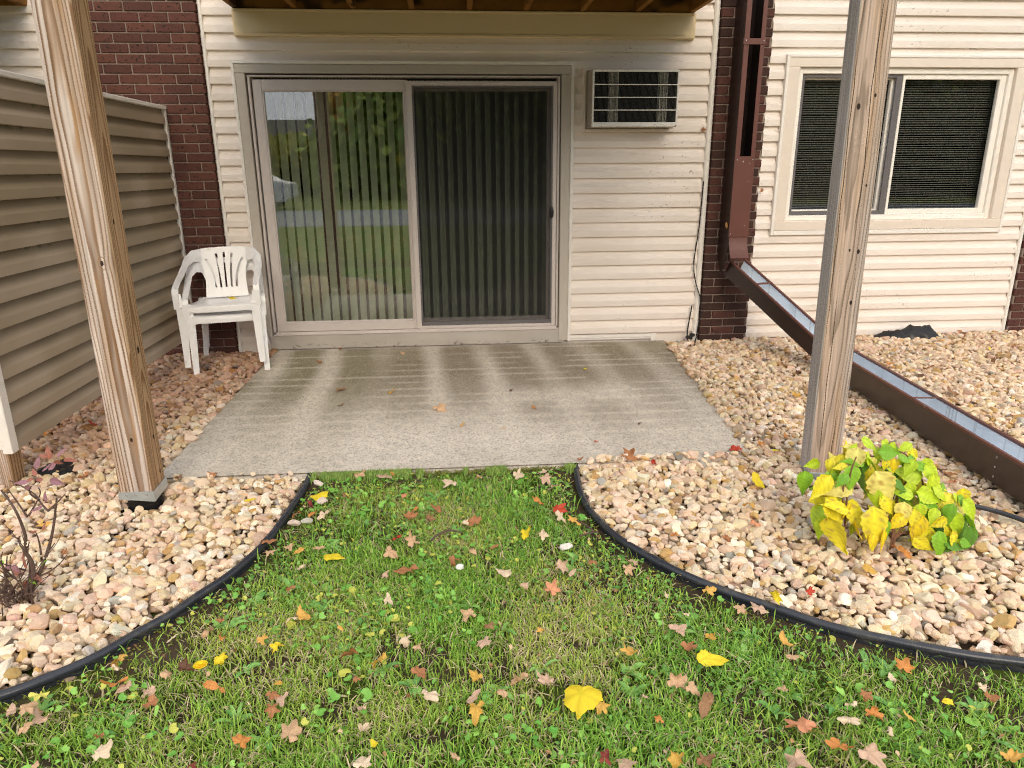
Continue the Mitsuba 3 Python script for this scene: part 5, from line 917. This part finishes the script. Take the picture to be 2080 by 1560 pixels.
LC.update({'p': ((.26, .125, .16), (.36, .18, .20)), 'r': ((.30, .10, .075), (.40, .16, .11))})
for i, st in enumerate(AZALEA_STEMS):
    p = np.array(st, float); p = p + np.c_[np.zeros(len(p)), np.interp(np.arange(len(p)), [0, len(p)], [0, (-.06 if i % 2 else .06)]), np.zeros(len(p))]
    r0 = .0085 if i < 2 else .0055 if i in (7, 8, 12) else .0034
    q = spline(p, 30, 2); add('stem' if i < 2 else 'twig', tube(q, np.linspace(r0, max(.0016, r0 * .33), 30), 7), 'twig_bark', az, smooth=True)
for i in range(34):      # the fine bare twigs
    a = gg.uniform(0, 6.28); b = np.array([-1.46 + gg.normal(0, .035), -3.44 + gg.normal(0, .03), -.01]); L = gg.uniform(.12, .34); sp = gg.uniform(.25, .95)
    t = np.linspace(0, 1, 7)[:, None]; d = np.array([math.cos(a) * sp, math.sin(a) * sp * .7, 1.0]); d /= np.linalg.norm(d)
    q = b + d * L * t + np.c_[.02 * np.sin(t * 5 + i), .02 * np.cos(t * 4 + i), -.06 * t * t * sp]; add('twig', tube(spline(q, 14, 2), np.linspace(.0024, .0010, 14), 5), 'twig_bark', az, smooth=True)
for x, y, z, L, an, c in AZALEA_LEAVES:
    c = 'r' if c == 'o' else c
    an = math.radians(an); d = rt_ * math.cos(an) - up_ * math.sin(an) + .35 * gg.normal(size=3) * np.array([.3, 1, .3]); d /= np.linalg.norm(d)
    nrm = -bk_ * .6 + np.array([0, 0, .6]) + .4 * gg.normal(size=3); nrm -= d * (nrm @ d); nrm /= np.linalg.norm(nrm); e = np.cross(nrm, d)
    V, F, C = broad_leaf(L * 1.15, c, gg); V[:, 1] *= .72; W = V @ np.stack([d, e, nrm]) + np.array([x, y, z]); put('leaf', mikit.ply((W, F), 'living_leaf', smooth=True, color=np.clip(C, 0, 1)), az)

# ---------------------------------------------------------------- what stands across the lawn (seen mirrored in the glass)
def crown(n, c, r, size, cols, gg, lobes=9):
    ctr = c + (gg.normal(size=(lobes, 3)) * .42) * r; k = gg.integers(0, lobes, n)
    P = ctr[k] + gg.normal(size=(n, 3)) * r * .27; a = gg.normal(size=(n, 3)); a /= np.linalg.norm(a, axis=1, keepdims=True); b = np.cross(a, gg.normal(size=(n, 3))); b /= np.linalg.norm(b, axis=1, keepdims=True)
    s = size * gg.uniform(.6, 1.4, (n, 1)); V = np.stack([P - a * s, P + b * s * .6, P + a * s, P - b * s * .6], 1)
    col = np.array(cols)[gg.integers(0, len(cols), n)] * gg.uniform(.7, 1.25, (n, 1))
    F = (np.array([[0, 1, 2], [0, 2, 3]])[None] + 4 * np.arange(n)[:, None, None]).reshape(-1, 3)
    return V.reshape(-1, 3), F, np.repeat(col, 4, 0)
GRN, YEL, ORA, DRK = [(.18, .28, .05), (.27, .36, .06), (.33, .38, .08)], [(.60, .52, .07), (.50, .48, .07), (.36, .40, .07)], [(.62, .34, .07), (.55, .40, .07), (.40, .28, .07)], [(.02, .04, .015), (.03, .055, .02)]
gg = np.random.default_rng(31)
for i, (x, y, ht, rw, cols, w) in enumerate([(-9.9, -31, 11, 1.1, DRK, 'dark narrow evergreen'), (-9.6, -37, 3.0, 2.4, YEL, 'low yellow'), (-5.2, -33, 8.6, 1.0, ORA, 'orange autumn'), (-13.5, -31, 9, 2.4, GRN, 'rounded green'), (0.5, -44, 13, 6, GRN, 'deep green'), (9, -44, 14, 6, GRN, 'high green'), (-2.7, -31, 9.5, 2.3, GRN, 'tall green'), (-.4, -34, 10.5, 3.6, YEL, 'tall yellow'),
        (3.6, -31, 9.5, 3.6, GRN, 'broad green'), (8.5, -33, 10, 4.0, YEL, 'broad yellow'), (14, -31, 10, 3.6, DRK, 'dark wide'), (18.5, -28, 10, 3.2, DRK, 'dark dense'), (23.5, -28, 10, 3.2, DRK, 'dark bushy'), (28.5, -27, 10, 3.2, DRK, 'dark outer'), (-19, -34, 10, 4, YEL, 'far yellow'), (21, -38, 13, 5, GRN, 'far green'), (29, -36, 13, 5, GRN, 'outer green')]):
    ht *= .62 if ht > 4 else 1
    t = thing('tree', f'{w} tree across the drive, mirrored in the door glass', 'tree')
    add('trunk', tube([(x, y, -.1), (x + .1, y, ht * .3), (x, y, ht * .75)], [.24, .18, .06], 8), 'twig_bark', t, smooth=True)
    V, F, C = crown(5200, np.array([x, y, ht * .54]), np.array([rw, rw, ht * .44]), .30, cols, gg); put('crown', mikit.ply((V, F), 'grass_blade', color=C), t)
hb = thing('house', 'brown brick house with grey roof across the drive, mirrored in the door glass', 'house')
plain('house_brick', (.12, .055, .04), .85, .1); plain('roof_shingle', (.10, .095, .09), .9, .1); plain('dark_glass', (.02, .022, .025), .1, .6)
add('wall', bx(-16, -3.5, -48, -39, -.1, 2.6), 'house_brick', hb)
add('roof', hull([(-16.5, -48.5, 2.61), (-3, -48.5, 2.61), (-16.5, -38.5, 2.61), (-3, -38.5, 2.61), (-14, -43.5, 4.4), (-5.5, -43.5, 4.4)]), 'roof_shingle', hb)
for x in (-13.5, -10.6, -7.4, -5.0):
    w_ = add('window', bx(x - .6, x + .6, -38.99, -38.93, .9, 2.1), 'window_white', hb)
    for q in (-.29, .29): add('pane', bx(x + q - .25, x + q + .25, -38.928, -38.915, .97, 2.03), 'dark_glass', w_)
def car(x, y, col, lab):
    c = thing('parked_car', lab, 'car')
    body = Polygon([(-2.2, .35), (-2.25, .7), (-2.1, .86), (-1.25, .95), (-.55, 1.42), (.85, 1.46), (1.75, 1.02), (2.2, .92), (2.25, .45), (2.1, .3), (-2.0, .3)]).buffer(-.05).buffer(.05)
    plain(col[0], col[1], .25, .6, clearcoat=.6)
    m = trimesh.creation.extrude_polygon(body, 1.7, engine='earcut'); v = np.array(m.vertices); tap = 1 - .16 * np.clip((v[:, 1] - .9) / .55, 0, 1); m.vertices = np.c_[v[:, 0] + x, (v[:, 2] - .85) * tap + y, v[:, 1] - .04]; m.fix_normals(); add('body', m, col[0], c, smooth=30)
    for s in (-1, 1):
        for pts in ([(-1.0, .98), (-.5, 1.36), (.05, 1.39), (.05, .98)], [(.12, .98), (.12, 1.39), (.75, 1.39), (1.35, 1.0)]):
            add('window', hull([(x + a, y + s * (.85 * (1 - .16 * np.clip((b - .9) / .55, 0, 1)) + q), b - .04) for a, b in pts for q in (-.01, .012)]), 'dark_glass', c)
        for a in (-1.4, 1.4):
            w_ = add('wheel', tube([(x + a, y + s * .66, .29), (x + a, y + s * .88, .29)], .32, 20), 'black_plastic', c); add('rim', tube([(x + a, y + s * .88, .29), (x + a, y + s * .895, .29)], .20, 14), 'screen_frame', w_)
car(-8.0, -22.2, ('car_silver', (.45, .47, .50)), 'silver car parked along the drive, mirrored in the door glass')
